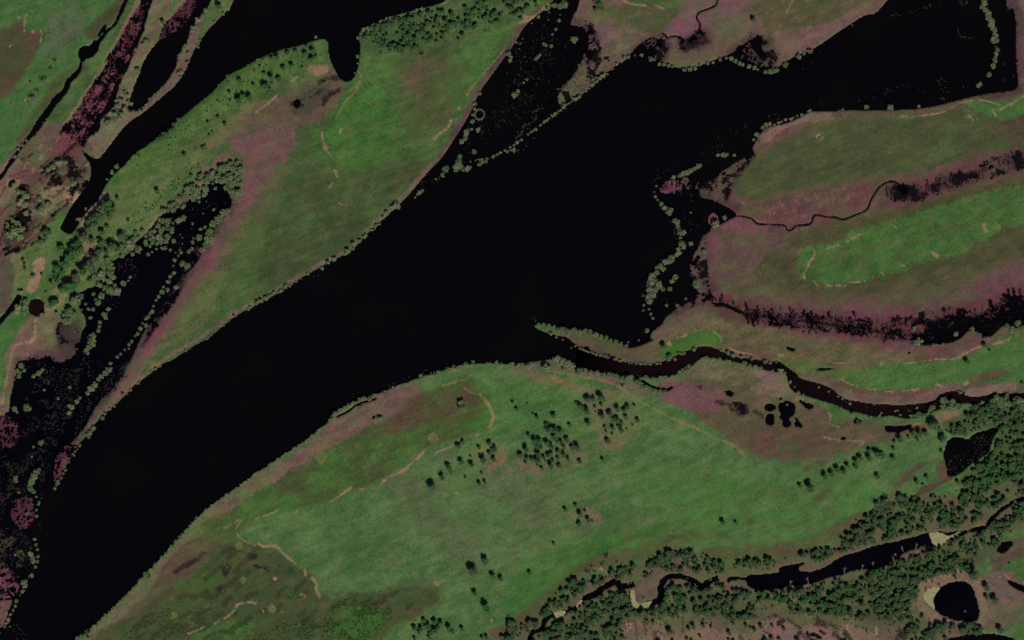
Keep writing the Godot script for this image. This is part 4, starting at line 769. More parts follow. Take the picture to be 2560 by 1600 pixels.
func height(mx: float, my: float) -> float:
	var fx := clampf((mx - OX) / GS, 0.0, GW - 1.001)
	var fy := clampf((my - OY) / GS, 0.0, GH - 1.001)
	var i := int(fx); var j := int(fy)
	var u := fx - i; var v := fy - j
	var a := lerpf(hgt[j * GW + i], hgt[j * GW + i + 1], u)
	var b := lerpf(hgt[(j + 1) * GW + i], hgt[(j + 1) * GW + i + 1], u)
	return lerpf(a, b, v)

# ------------------------------------------------------------------ water sheets
func sheet(poly: PackedVector2Array, y: float) -> ArrayMesh:
	var tri := Geometry2D.triangulate_polygon(poly)
	var st := SurfaceTool.new()
	st.begin(Mesh.PRIMITIVE_TRIANGLES)
	for t in range(0, tri.size(), 3):
		var a := poly[tri[t]]; var b := poly[tri[t + 1]]; var c := poly[tri[t + 2]]
		if (b - a).cross(c - a) < 0.0:
			var sw := b; b = c; c = sw
		for q in [a, b, c]:
			st.set_normal(Vector3.UP)
			st.set_uv(q / 100.0)
			# silt carried by the side channel thins out where it meets the river
			var k := smoothstep(1400.0, 1720.0, q.x)
			st.set_color(Color(0.0026, 0.0022, 0.0031).lerp(Color(0.0115, 0.0062, 0.0066), k))
			st.add_vertex(Vector3(q.x - 1280.0, y, q.y - 800.0))
	return st.commit()

func stroke(pts: PackedVector2Array, width: float) -> PackedVector2Array:
	var r := Geometry2D.offset_polyline(pts, width * 0.5, Geometry2D.JOIN_ROUND, Geometry2D.END_ROUND)
	var best := PackedVector2Array()
	for q in r:
		if q.size() > best.size(): best = q
	return best

func build_waters() -> void:
	var m := StandardMaterial3D.new()
	m.albedo_color = Color(0.036, 0.030, 0.041)
	m.roughness = 0.12
	m.metallic_specular = 0.12
	# faint clouds of silt in the water
	var nt := NoiseTexture2D.new()
	nt.width = 512; nt.height = 512; nt.seamless = true
	var fn := FastNoiseLite.new()
	fn.seed = 5; fn.frequency = 0.006; fn.fractal_octaves = 5
	nt.noise = fn
	var gr := Gradient.new()
	gr.set_color(0, Color(0.80, 0.78, 0.90)); gr.set_color(1, Color(1.0, 1.0, 0.97))
	nt.color_ramp = gr
	m.albedo_texture = nt
	m.uv1_scale = Vector3(0.11, 0.11, 0.11)
	var m2: StandardMaterial3D = m.duplicate()
	m2.albedo_color = Color(1, 1, 1)
	m2.vertex_color_use_as_albedo = true
	var m4: StandardMaterial3D = m.duplicate()
	m4.albedo_color = Color(0.085, 0.065, 0.055)
	var m3: StandardMaterial3D = m.duplicate()
	m3.albedo_color = Color(0.027, 0.025, 0.051)
	var mats := [m, m2, m3, m4]
	var y := 0.0
	for b in BODIES:
		var poly: PackedVector2Array
		var grow: float = b.get("grow", 9.0)
		if b.has("line"):
			poly = stroke(smooth(b.pts, false), b.line + 2.0 * grow)
		else:
			var r := Geometry2D.offset_polygon(smooth(b.pts, true, 3), grow, Geometry2D.JOIN_ROUND)
			for q in r:
				if q.size() > poly.size(): poly = q
		# no water beyond the surveyed ground
		var cut := PackedVector2Array()
		for q in Geometry2D.intersect_polygons(poly, PackedVector2Array([Vector2(OX + 1, OY + 1), Vector2(OX + TW * TEX - 1, OY + 1), Vector2(OX + TW * TEX - 1, OY + TH * TEX - 1), Vector2(OX + 1, OY + TH * TEX - 1)])):
			if q.size() > cut.size(): cut = q
		var me := sheet(cut, y)
		if me.get_surface_count() == 0:
			print("no sheet for ", b.name)
			continue
		me.surface_set_material(0, mats[b.get("tint", 0)])
		var o := MeshInstance3D.new()
		o.name = numbered(b.name)
		o.mesh = me
		add_child(o)
		tag(o, b.label, b.category, "", "structure")
		y -= 0.004
	# yellow-green weed floating on four pools
	var wm := StandardMaterial3D.new()
	wm.albedo_color = Color8(148, 144, 104)
	wm.roughness = 0.9
	var wt := NoiseTexture2D.new()
	wt.width = 256; wt.height = 256; wt.seamless = true
	var wn := FastNoiseLite.new()
	wn.seed = 8; wn.frequency = 0.02; wn.fractal_octaves = 4
	wt.noise = wn
	var wg := Gradient.new()
	wg.set_color(0, Color(0.78, 0.84, 0.74)); wg.set_color(1, Color(1.0, 1.0, 1.0))
	wt.color_ramp = wg
	wm.albedo_texture = wt
	wm.uv1_scale = Vector3(1.5, 1.5, 1.5)
	for w in WEEDS:
		var poly := smooth(w.pts, true, 6)
		var rag := PackedVector2Array()
		for q in poly: rag.append(q + Vector2(rng.randf_range(-0.9, 0.9), rng.randf_range(-0.9, 0.9)))
		var me := sheet(rag, 0.06)
		if me.get_surface_count() == 0: continue
		me.surface_set_material(0, wm)
		var o := MeshInstance3D.new()
		o.name = numbered("duckweed")
		o.mesh = me
		add_child(o)
		tag(o, w.label, "duckweed", "", "stuff")

const WEEDS := [
	{"label": "yellow-green weed crescent on the oval black pond", "pts": [2352, 1452, 2340, 1462, 2322, 1468, 2308, 1488, 2312, 1510, 2328, 1524, 2338, 1532, 2334, 1502, 2338, 1488, 2349, 1472]},
	{"label": "yellow-green weed patch closing the long creek reach", "pts": [2323, 1334, 2340, 1330, 2358, 1334, 2372, 1340, 2394, 1330, 2402, 1332, 2394, 1344, 2376, 1346, 2366, 1352, 2358, 1366, 2346, 1370, 2334, 1362, 2328, 1350]},
	{"label": "yellow-green weed hook round the sandy knoll", "pts": [1576, 1476, 1588, 1478, 1590, 1500, 1602, 1508, 1622, 1504, 1630, 1502, 1624, 1516, 1608, 1523, 1590, 1522, 1580, 1512]},
	{"label": "yellow-green weed spot near the bottom edge creek", "pts": [1384, 1534, 1394, 1528, 1410, 1526, 1414, 1532, 1404, 1544, 1394, 1546]},
	{"label": "narrow weed streak along the thin creek link", "pts": [1440, 1520, 1444, 1508, 1452, 1500, 1458, 1504, 1454, 1514, 1446, 1524]},
	{"label": "narrow weed streak on the creek by the right edge", "pts": [2506, 1270, 2518, 1258, 2536, 1246, 2542, 1248, 2530, 1262, 2514, 1272]},
]

# ------------------------------------------------------------------ plants
var leafm: StandardMaterial3D
var barkm: StandardMaterial3D
var deadm: StandardMaterial3D
var kinds := {}
const SCALE := {"broadleaf_tree": 1.12, "willow_tree": 1.14, "shore_shrub": 1.28, "dead_tree": 1.0}

func leaf_material(bl: Color) -> StandardMaterial3D:
	var m := StandardMaterial3D.new()
	m.vertex_color_use_as_albedo = true
	m.roughness = 0.85
	m.metallic_specular = 0.2
	m.cull_mode = BaseMaterial3D.CULL_DISABLED
	m.backlight_enabled = true
	m.backlight = bl
	return m

func cone(st: SurfaceTool, a: Vector3, b: Vector3, ra: float, rb: float, n := 6) -> void:
	var d := (b - a).normalized()
	var u := d.cross(Vector3(0.31, 0.2, 0.93)).normalized()
	var v := d.cross(u)
	for i in n:
		var t0 := TAU * i / n
		var t1 := TAU * (i + 1) / n
		var e0 := u * cos(t0) + v * sin(t0)
		var e1 := u * cos(t1) + v * sin(t1)
		var q := [a + e0 * ra, a + e1 * ra, b + e1 * rb, b + e0 * rb]
		for k in [0, 2, 1, 0, 3, 2]:
			st.set_normal(e0 if (k == 0 or k == 3) else e1)
			st.add_vertex(q[k])

func trunk_mesh(sd: int, top: float, spread: float, thick: float) -> ArrayMesh:
	var g := RandomNumberGenerator.new()
	g.seed = sd
	var st := SurfaceTool.new()
	st.begin(Mesh.PRIMITIVE_TRIANGLES)
	var fork := Vector3(g.randf_range(-0.05, 0.05), top * 0.45, g.randf_range(-0.05, 0.05))
	cone(st, Vector3(0, -0.12, 0), fork, thick, thick * 0.7, 7)
	for k in 5:
		var t := TAU * (k + g.randf() * 0.6) / 5.0
		var e := fork + Vector3(cos(t) * spread, top * 0.5 * g.randf_range(0.7, 1.1), sin(t) * spread)
		cone(st, fork, e, thick * 0.5, thick * 0.15, 5)
	cone(st, fork, fork + Vector3(0, top * 0.5, 0), thick * 0.6, thick * 0.15, 5)
	return st.commit()

# a crown one metre in radius: leaf sprays on the shells of several lobes
func crown_mesh(sd: int, lobes: int, lobe_r: float, cy: float, vy: float, leaves: int, size: float, ca: Color, cb2: Color) -> ArrayMesh:
	var g := RandomNumberGenerator.new()
	g.seed = sd
	var lc: Array = []
	for k in lobes:
		var a := TAU * (k + g.randf() * 0.8) / lobes * 2.4
		var d := sqrt((k + 0.3) / lobes) * (1.0 - lobe_r) * g.randf_range(0.8, 1.12)
		var lr := lobe_r * g.randf_range(0.75, 1.2)
		lc.append([Vector3(cos(a) * d, cy + vy * (0.55 * (1.0 - d * d) + g.randf_range(-0.35, 0.2)), sin(a) * d), lr, g.randf()])
	var st := SurfaceTool.new()
	st.begin(Mesh.PRIMITIVE_TRIANGLES)
	for k in leaves:
		var l: Array = lc[g.randi() % lobes]
		var dir := Vector3(g.randfn(), g.randfn() + 0.35, g.randfn()).normalized()
		var lr: float = l[1]
		var lcen: Vector3 = l[0]
		var p := lcen + Vector3(dir.x, dir.y * 0.85, dir.z) * lr * g.randf_range(0.7, 1.08)
		var nrm := (dir + Vector3(g.randfn(), g.randfn(), g.randfn()) * 0.35).normalized()
		var u := nrm.cross(Vector3(g.randfn(), g.randfn(), g.randfn())).normalized()
		var v := nrm.cross(u)
		var s := size * g.randf_range(0.6, 1.3)
		var tone: float = clampf(l[2] * 0.5 + g.randf() * 0.5, 0, 1)
		var c := ca.lerp(cb2, tone)
		var q := [p + u * s * 0.6, p + v * s * 0.45, p - u * s * 0.6, p - v * s * 0.5]
		for j in [0, 2, 1, 0, 3, 2]:
			st.set_color(c)
			st.set_normal(nrm)
			st.add_vertex(q[j])
	return st.commit()

func dead_mesh(sd: int) -> ArrayMesh:
	var g := RandomNumberGenerator.new()
	g.seed = sd
	var st := SurfaceTool.new()
	st.begin(Mesh.PRIMITIVE_TRIANGLES)
	for k in 16:
		var t := TAU * (k + g.randf()) / 16.0
		var d := g.randf_range(0.45, 1.0)
		var a := Vector3(0, g.randf_range(0.35, 0.8), 0)
		var b := Vector3(cos(t) * d, g.randf_range(0.9, 1.6), sin(t) * d)
		cone(st, a, b, 0.045, 0.02, 4)
		for j in 4:
			var p := a.lerp(b, g.randf_range(0.35, 0.95))
			var e := p + Vector3(g.randfn() * 0.22, g.randf_range(0.0, 0.3), g.randfn() * 0.22)
			cone(st, p, e, 0.024, 0.01, 3)
	return st.commit()

func kind(called: String, crowns: Array, trunks: Array, cpart: String, tpart: String, cm: Material, tm: Material) -> void:
	var vs: Array = []
	for i in crowns.size():
		var o := Node3D.new()
		var t := MeshInstance3D.new()
		t.name = tpart
		t.mesh = trunks[i % trunks.size()]
		t.mesh.surface_set_material(0, tm)
		o.add_child(t)
		var c := MeshInstance3D.new()
		c.name = cpart
		c.mesh = crowns[i]
		c.mesh.surface_set_material(0, cm)
		o.add_child(c)
		vs.append(o)
	kinds[called] = {"variants": vs, "crowns": crowns, "trunks": trunks, "cm": cm, "tm": tm, "items": [], "max": 300}

func add(called: String, mx: float, my: float, r: float, label: String, category: String, group: String) -> void:
	if mx < -230 or my < -230 or mx > 2790 or my > 1830: return
	r *= SCALE[called]
	kinds[called].items.append({"x": mx, "y": my, "r": r, "l": label, "c": category, "g": group})

# positions read off a quarter-by-quarter map of the place: sheet column, sheet row, then x, y, radius on that sheet
func tiles(called: String, col: int, row: int, v: Array, label: String, category: String, group: String) -> void:
	for i in range(0, v.size(), 3):
		add(called, col * 640.0 + v[i] / 3.78, row * 400.0 + v[i + 1] / 3.78, v[i + 2] / 3.78, label, category, group)

func wood(called: String, p: Array, step: float, r0: float, r1: float, keep: float, label: String, category: String, group: String, dry := -9.0) -> void:
	var poly := smooth(p, true, 3)
	var x0 := 1e9; var x1 := -1e9; var y0 := 1e9; var y1 := -1e9
	for q in poly:
		x0 = minf(x0, q.x); x1 = maxf(x1, q.x); y0 = minf(y0, q.y); y1 = maxf(y1, q.y)
	var y := y0
	while y < y1:
		var x := x0
		while x < x1:
			var q := Vector2(x + rng.randf_range(-0.5, 0.5) * step, y + rng.randf_range(-0.5, 0.5) * step)
			var roll := rng.randf()
			var r := lerpf(r0, r1, pow(rng.randf(), 1.5))
			if Geometry2D.is_point_in_polygon(q, poly):
				var ti := clampi(int((q.y - OY) / TEX), 0, TH - 1) * TW + clampi(int((q.x - OX) / TEX), 0, TW - 1)
				var dens := keep * clampf(0.68 + (na[ti] - 114) * 0.016, 0.08, 1.0) if keep < 1.0 else 1.0
				if roll < dens and height(q.x, q.y) > dry:
					add(called, q.x, q.y, r, label, category, group)
			x += step
		y += step

func hedge(called: String, p: Array, step: float, jitter: float, r0: float, r1: float, keep: float, label: String, category: String, group: String) -> void:
	var pts := smooth(p, false, 4)
	for i in pts.size() - 1:
		var n := maxi(1, int(round(pts[i].distance_to(pts[i + 1]) / (step * 0.5))))
		for k in n:
			var q := pts[i].lerp(pts[i + 1], (k + rng.randf()) / n)
			q += Vector2(rng.randfn(), rng.randfn()) * jitter
			var ti := clampi(int((q.y - OY) / TEX), 0, TH - 1) * TW + clampi(int((q.x - OX) / TEX), 0, TW - 1)
			var lush := clampf(0.5 + (na[ti] - 118) * 0.008, 0.0, 1.0)
			if keep >= 1.0:
				if rng.randf() < 0.75: add(called, q.x, q.y, lerpf(r0, r1, rng.randf()) * (0.8 + 0.3 * lush), label, category, group)
			elif rng.randf() < keep * (0.15 + 0.75 * lush):
				add(called, q.x, q.y, lerpf(r0 * 0.55, r1 * 1.15, pow(rng.randf(), 1.8) * (0.4 + 0.75 * lush)), label, category, group)

func flush() -> void:
	for called in kinds:
		var kd: Dictionary = kinds[called]
		var items: Array = kd.items
		items.sort_custom(func(a, b): return (a.r + (100.0 if inside(a) else 0.0)) > (b.r + (100.0 if inside(b) else 0.0)))
		var n: int = mini(items.size(), kd.max)
		var nv: int = kd.variants.size()
		# single out the outermost and the largest of each group
		var by := {}
		for i in n:
			var it: Dictionary = items[i]
			if not inside(it): continue
			if not by.has(it.l): by[it.l] = []
			by[it.l].append(it)
		# large groups are told apart by the third they stand in
		for l in by.keys():
			var a: Array = by[l]
			if a.size() < 9: continue
			a.sort_custom(func(p, q): return p.x < q.x)
			by.erase(l)
			for i in a.size():
				var nl: String = l + [", left third", ", middle third", ", right third"][i * 3 / a.size()]
				a[i].l = nl
				if not by.has(nl): by[nl] = []
				by[nl].append(a[i])
		for l in by:
			var a: Array = by[l]
			if a.size() < 2: continue
			a.sort_custom(func(p, q): return p.r > q.r)
			var left: Dictionary = a[0]; var right: Dictionary = a[0]; var top: Dictionary = a[0]; var low: Dictionary = a[0]
			for it in a:
				if it.x < left.x: left = it
				if it.x > right.x: right = it
				if it.y < top.y: top = it
				if it.y > low.y: low = it
			low.l = "lowest " + l
			top.l = "topmost " + l
			right.l = "rightmost " + l
			left.l = "leftmost " + l
			var base: String = l
			if a[0].l == base and a.size() > 4: a[0].l = "largest " + base
		for i in n:
			var it: Dictionary = items[i]
			var o: Node3D = kd.variants[rng.randi() % nv].duplicate()
			o.name = numbered(called)
			add_child(o)
			var s: float = it.r
			var hs := s * rng.randf_range(0.85, 1.15)
			o.transform = Transform3D(Basis(Vector3.UP, rng.randf() * TAU).scaled(Vector3(s, hs, s)), Vector3(it.x - 1280.0, height(it.x, it.y), it.y - 800.0))
			tag(o, it.l, it.c, it.g)
		print(called, " ", items.size())
		if items.size() > n:
			var holder := Node3D.new()
			holder.name = numbered(kd.stuff_name)
			add_child(holder)
			tag(holder, kd.stuff_label, kd.stuff_category, "", "stuff")
			for v in mini(nv, 7):
				var me := ArrayMesh.new()
				var sa := SurfaceTool.new(); sa.begin(Mesh.PRIMITIVE_TRIANGLES)
				sa.append_from(kd.trunks[v % kd.trunks.size()], 0, Transform3D.IDENTITY)
				sa.commit(me)
				me.surface_set_material(0, kd.tm)
				var sb := SurfaceTool.new(); sb.begin(Mesh.PRIMITIVE_TRIANGLES)
				sb.append_from(kd.crowns[v], 0, Transform3D.IDENTITY)
				sb.commit(me)
				me.surface_set_material(1, kd.cm)
				var sel: Array = []
				for i in range(n + v, items.size(), mini(nv, 7)): sel.append(items[i])
				if sel.is_empty(): continue
				var mm := MultiMesh.new()
				mm.transform_format = MultiMesh.TRANSFORM_3D
				mm.mesh = me
				mm.instance_count = sel.size()
				for i in sel.size():
					var it: Dictionary = sel[i]
					var s: float = it.r
					mm.set_instance_transform(i, Transform3D(Basis(Vector3.UP, rng.randf() * TAU).scaled(Vector3(s, s * rng.randf_range(0.85, 1.15), s)), Vector3(it.x - 1280.0, height(it.x, it.y), it.y - 800.0)))
				var o := MultiMeshInstance3D.new()
				o.multimesh = mm
				o.name = "plants"
				o.set_meta("kind", "stuff")
				holder.add_child(o, true)
		for v in kd.variants: v.free()

func inside(it: Dictionary) -> bool:
	return it.x > 0 and it.x < 2560 and it.y > 0 and it.y < 1600

func scatter(called: String, label: String, category: String, me: Mesh, spots: Array) -> void:
	# spots: x, y, size
	var mm := MultiMesh.new()
	mm.transform_format = MultiMesh.TRANSFORM_3D
	mm.mesh = me
	mm.instance_count = spots.size()
	for i in spots.size():
		var s: Array = spots[i]
		var r: float = s[2]
		mm.set_instance_transform(i, Transform3D(Basis(Vector3.UP, rng.randf() * TAU).scaled(Vector3(r * rng.randf_range(0.7, 1.3), r, r * rng.randf_range(0.7, 1.3))), Vector3(s[0] - 1280.0, maxf(height(s[0], s[1]), -0.05), s[1] - 800.0)))
	var o := MultiMeshInstance3D.new()
	o.multimesh = mm
	o.name = numbered(called)
	add_child(o)
	tag(o, label, category, "", "stuff")

func spots_in(p: Array, n: int, r0: float, r1: float, wlo: float, whi: float, thr: int) -> Array:
	var poly := smooth(p, true, 3)
	var box := Rect2(poly[0], Vector2.ZERO)
	for q in poly: box = box.expand(q)
	var out: Array = []
	var tries := 0
	while out.size() < n and tries < n * 12:
		tries += 1
		var q := Vector2(rng.randf_range(box.position.x, box.end.x), rng.randf_range(box.position.y, box.end.y))
		if q.x < -230 or q.y < -230 or q.x > 2790 or q.y > 1830: continue
		if not Geometry2D.is_point_in_polygon(q, poly): continue
		var ti := clampi(int((q.y - OY) / TEX), 0, TH - 1) * TW + clampi(int((q.x - OX) / TEX), 0, TW - 1)
		if na[ti] < thr + rng.randi_range(-20, 20): continue
		var h := height(q.x, q.y)
		if h < wlo or h > whi: continue
		out.append([q.x, q.y, rng.randf_range(r0, r1)])
	return out

func build_plants() -> void:
	leafm = leaf_material(Color(0.05, 0.09, 0.03))
	barkm = StandardMaterial3D.new()
	barkm.albedo_color = Color(0.30, 0.25, 0.20)
	barkm.roughness = 0.95
	deadm = StandardMaterial3D.new()
	deadm.albedo_color = Color(0.47, 0.44, 0.38)
	deadm.roughness = 0.95
	var tr := []
	for k in 3: tr.append(trunk_mesh(50 + k, 1.2, 0.55, 0.07))
	var oc := []
	var tones := [[Color(0.045, 0.096, 0.035), Color(0.095, 0.156, 0.061)], [Color(0.038, 0.106, 0.035), Color(0.078, 0.168, 0.056)], [Color(0.062, 0.102, 0.046), Color(0.118, 0.156, 0.082)], [Color(0.040, 0.094, 0.039), Color(0.084, 0.144, 0.061)], [Color(0.034, 0.108, 0.031), Color(0.073, 0.180, 0.051)], [Color(0.069, 0.101, 0.049), Color(0.129, 0.162, 0.087)]]
	for k in 6: oc.append(crown_mesh(100 + k, 10 + k % 3, 0.40, 0.95, 0.5, 1100, 0.125, tones[k][0], tones[k][1]))
	kind("broadleaf_tree", oc, tr, "crown", "trunk", leafm, barkm)
	var wt := []
	for k in 3: wt.append(trunk_mesh(70 + k, 0.9, 0.5, 0.08))
	var wc := []
	var wtone := [[Color(0.108, 0.154, 0.071), Color(0.199, 0.245, 0.131)], [Color(0.089, 0.154, 0.059), Color(0.171, 0.239, 0.108)], [Color(0.137, 0.160, 0.091), Color(0.234, 0.257, 0.165)], [Color(0.080, 0.142, 0.051), Color(0.154, 0.222, 0.097)], [Color(0.120, 0.148, 0.071), Color(0.199, 0.222, 0.120)]]
	for k in 5: wc.append(crown_mesh(200 + k, 12 + k % 4, 0.34, 0.62, 0.5, 1000, 0.125, wtone[k][0], wtone[k][1]))
	kind("willow_tree", wc, wt, "crown", "trunk", leafm, barkm)
	var sc := []
	for k in 5: sc.append(crown_mesh(300 + k, 6 + k % 3, 0.46, 0.5, 0.4, 420, 0.19, wtone[k][0] * 1.05, wtone[k][1] * 1.05))
	kind("shore_shrub", sc, wt, "foliage", "stem", leafm, barkm)
	var dc := []
	for k in 4: dc.append(dead_mesh(400 + k))
	kind("dead_tree", dc, tr, "branch_crown", "trunk", deadm, deadm)
	kinds["broadleaf_tree"].merge({"stuff_name": "woodland_tree", "stuff_label": "mass of smaller dark green trees filling the woods", "stuff_category": "trees"})
	kinds["willow_tree"].merge({"stuff_name": "willow_thicket", "stuff_label": "mass of smaller grey-green willow crowns along the waters", "stuff_category": "willows"})
	kinds["shore_shrub"].merge({"stuff_name": "shrub_fringe", "stuff_label": "fringe of tiny grey-green shrubs along the shores", "stuff_category": "shrubs"})
	kinds["dead_tree"].merge({"stuff_name": "dead_brush", "stuff_label": "scattered small bare grey trees", "stuff_category": "trees"})
	place_plants()
	flush()
	place_stuff()

func place_plants() -> void:
	var T := "broadleaf_tree"
	var W := "willow_tree"
	var S := "shore_shrub"
	var D := "dead_tree"
	# --- open groves on the southern meadow
	var gr := "trees of the open grove on the southern meadow"
	tiles(T, 2, 2, [610, 790, 18, 640, 820, 30, 710, 870, 40, 660, 840, 30, 720, 760, 40, 770, 750, 28, 840, 740, 40, 870, 760, 20, 845, 805, 20, 785, 825, 16, 790, 870, 10, 822, 862, 12, 722, 978, 28, 857, 915, 36, 925, 890, 34, 1000, 845, 32, 1063, 858, 28, 1095, 830, 28, 1160, 812, 16, 1080, 922, 26, 960, 940, 32, 1000, 950, 34, 1040, 975, 20, 1188, 950, 24, 1142, 997, 12, 1083, 1032, 12, 1010, 1005, 24, 1035, 1045, 30, 957, 1028, 24, 880, 1018, 20, 890, 1055, 14, 950, 1080, 14],
		"dark green tree in the loose upper clump of the meadow grove", "tree", gr)
	tiles(T, 2, 2, [325, 990, 22, 350, 1040, 40, 400, 1045, 36, 455, 1060, 34, 405, 1110, 36, 430, 1150, 24, 465, 1155, 24, 520, 1140, 32, 490, 1205, 26, 570, 1210, 28, 620, 1210, 34, 215, 1150, 36, 260, 1150, 34, 240, 1195, 30, 275, 1205, 26, 330, 1170, 34, 375, 1205, 32, 135, 1230, 34, 85, 1290, 34, 145, 1310, 26, 130, 1350, 18, 195, 1320, 26, 245, 1335, 36, 255, 1275, 34, 300, 1300, 24, 345, 1285, 30, 375, 1265, 24, 440, 1250, 28, 490, 1280, 28, 530, 1315, 24, 435, 1310, 22, 390, 1330, 18, 370, 1385, 34, 447, 1385, 26, 283, 1405, 20, 245, 1375, 16, 315, 1330, 16],
		"dark green tree in the dense lower clump of the meadow grove", "tree", gr)
	for q in [[906, 1148, 30, "lone dark tree just below the loose upper grove clump"], [642, 1342, 24, "lone dark tree right of the dense lower grove clump"], [857, 1322, 22, "lone small tree on grass far right of the lower grove clump"], [545, 998, 22, "single dark tree between the two grove clumps"], [398, 908, 30, "lone dark tree with bare soil beside it above the dense clump"], [238, 918, 22, "small lone tree upper left of the dense grove clump"], [160, 1095, 24, "lone dark tree at the left flank of the dense clump"], [198, 888, 12, "little bush left of the small lone tree by the grove"], [143, 790, 12, "tiny bush on the bright green meadow above the grove"], [45, 843, 18, "small dark tree below its twin on the bright meadow"], [10, 780, 18, "small dark tree above its twin on the bright meadow"]]:
		tiles(T, 2, 2, [q[0], q[1], q[2]], q[3], "tree", gr)
	tiles(T, 1, 2, [1915, 1200, 32, 1955, 1155, 24, 2108, 1208, 20, 2210, 1170, 30, 2250, 1225, 38, 2208, 1262, 24, 2150, 1330, 36, 2248, 1318, 26, 2030, 1290, 14, 1943, 1350, 30, 2042, 1372, 28, 1822, 1390, 32, 1840, 1430, 28, 2135, 1452, 14, 1980, 1490, 14, 1765, 1495, 30],
		"dark tree in the scattered row left of the meadow grove", "tree", gr)
	tiles(T, 1, 3, [1670, 70, 48], "large round tree at the lower end of the scattered row", "tree", gr)
	tiles(T, 1, 3, [2115, 40, 24, 2165, 25, 20], "tree of the pair below the scattered row", "tree", gr)
	tiles(T, 1, 3, [2165, 765, 40, 2055, 865, 52, 2240, 910, 32, 2315, 935, 30, 2072, 1075, 30], "dark tree of the sparse group on the lower meadow", "tree", "sparse trees on the lower meadow")
	tiles(T, 1, 3, [2178, 1210, 46], "dark dense round tree alone on the lower meadow", "tree", "sparse trees on the lower meadow")
	tiles(T, 1, 3, [2400, 1350, 34, 2400, 1400, 34, 2410, 1440, 30, 2380, 1490, 34, 2420, 1480, 36, 2410, 1520, 36], "dark tree at the left tip of the lower woods", "tree", "trees of the lower woods")
	tiles(T, 1, 3, [1500, 1400, 30, 1590, 1330, 26, 1620, 1390, 40, 1690, 1340, 30, 1750, 1350, 24, 1690, 1430, 34, 1830, 1410, 34, 1950, 1410, 24, 1560, 1410, 30, 1650, 1450, 30, 1860, 1440, 24, 1540, 1440, 20, 1720, 1390, 26, 2180, 1490, 24, 2140, 1495, 20, 1500, 1500, 20, 1640, 1490, 22], "grey-green tree in the clump on brown ground at the bottom edge", "tree", "bottom edge clump")
	tiles(T, 2, 3, [505, 285, 24, 603, 243, 22, 690, 293, 16, 648, 330, 34, 635, 420, 30, 723, 380, 26, 762, 393, 12], "tree of the tiny seven-tree clump on the open meadow", "tree", "tiny meadow clump")
	tiles(T, 2, 3, [1990, 403, 28], "lone dark tree on the meadow above the lower woods", "tree", "lone meadow trees")
	tiles(T, 2, 3, [2115, 405, 18], "faint small tree right of the lone dark meadow tree", "tree", "lone meadow trees")
	tiles(T, 2, 3, [397, 605, 16], "narrow lone tree below the tiny meadow clump", "tree", "lone meadow trees")
	tiles(T, 2, 3, [170, 880, 22], "flat dark bush on the meadow near the lower woods tip", "tree", "lone meadow trees")
	tiles(D, 2, 3, [905, 735, 40, 865, 815, 32, 760, 830, 24, 710, 880, 28, 735, 890, 26, 1070, 850, 30, 1090, 890, 24, 600, 1000, 20, 650, 1010, 22, 420, 1090, 20, 410, 1165, 22, 1650, 680, 26, 1410, 720, 34, 900, 750, 30], "bare grey tree casting a long shadow above the woods creek", "tree", "bare grey trees")
	tiles(T, 3, 3, [305, 58, 26, 395, 80, 44, 1405, 20, 24, 1463, 45, 14, 1790, 22, 22, 1950, 80, 34], "dark tree on the grass above the lower right woods", "tree", "trees above the lower right woods")
	tiles(T, 3, 3, [2065, 1020, 36, 2060, 1105, 26, 2145, 1140, 40, 2195, 1425, 36, 1940, 900, 55, 1900, 870, 40, 2280, 790, 12], "tree near the oval black pond", "tree", "trees by the oval pond")
	tiles(D, 3, 3, [1130, 205, 56, 1040, 240, 50, 1060, 280, 40, 1620, 1000, 20, 1860, 1240, 20, 1700, 780, 34, 1450, 640, 30, 1380, 1130, 30], "bare grey-brown tree among the right part of the lower woods", "tree", "bare grey trees")
	tiles(T, 3, 2, [845, 950, 20, 1185, 1220, 22, 1325, 1105, 16, 1245, 1130, 34, 1195, 1155, 20, 1370, 1075, 34, 1430, 1080, 36, 1490, 1080, 34, 1410, 1130, 24, 1560, 1000, 55, 1600, 1020, 40, 1650, 1115, 40, 1640, 1140, 30, 1640, 1245, 20], "dark tree in the upper oblique row left of the forest pond", "tree", "oblique rows of trees")
	tiles(T, 3, 2, [1035, 1270, 44, 1080, 1290, 34, 955, 1310, 34, 960, 1240, 26, 1180, 1310, 28, 870, 1310, 32, 830, 1340, 30, 750, 1380, 28, 830, 1390, 26, 655, 1420, 34, 715, 1430, 32, 600, 1460, 34, 535, 1480, 34, 1035, 1480, 28, 1500, 1490, 24], "dark tree in the lower oblique row left of the forest pond", "tree", "oblique rows of trees")
	tiles(T, 3, 2, [2045, 245, 28, 2095, 290, 14], "dark tree beside the sandy path on the right-hand pasture", "tree", "pasture trees")
	tiles(T, 3, 2, [1877, 400, 30], "round dark tree alone on the right-hand pasture", "tree", "pasture trees")
	tiles(T, 3, 2, [2400, 600, 18], "small dark tree at the right edge above the channel", "tree", "pasture trees")
	tiles(W, 3, 2, [1415, 205, 50], "large yellow-green willow by the reddish slough", "tree", "slough willows")
	tiles(W, 3, 2, [1380, 78, 26, 1775, 135, 26, 1925, 85, 30, 2060, 180, 30, 2360, 30, 36, 2250, 60, 34, 2300, 90, 40, 2340, 100, 34, 2400, 80, 34, 1650, 230, 22, 1560, 235, 20, 1590, 235, 16], "pale willow at the edge of the reddish slough", "tree", "slough willows")
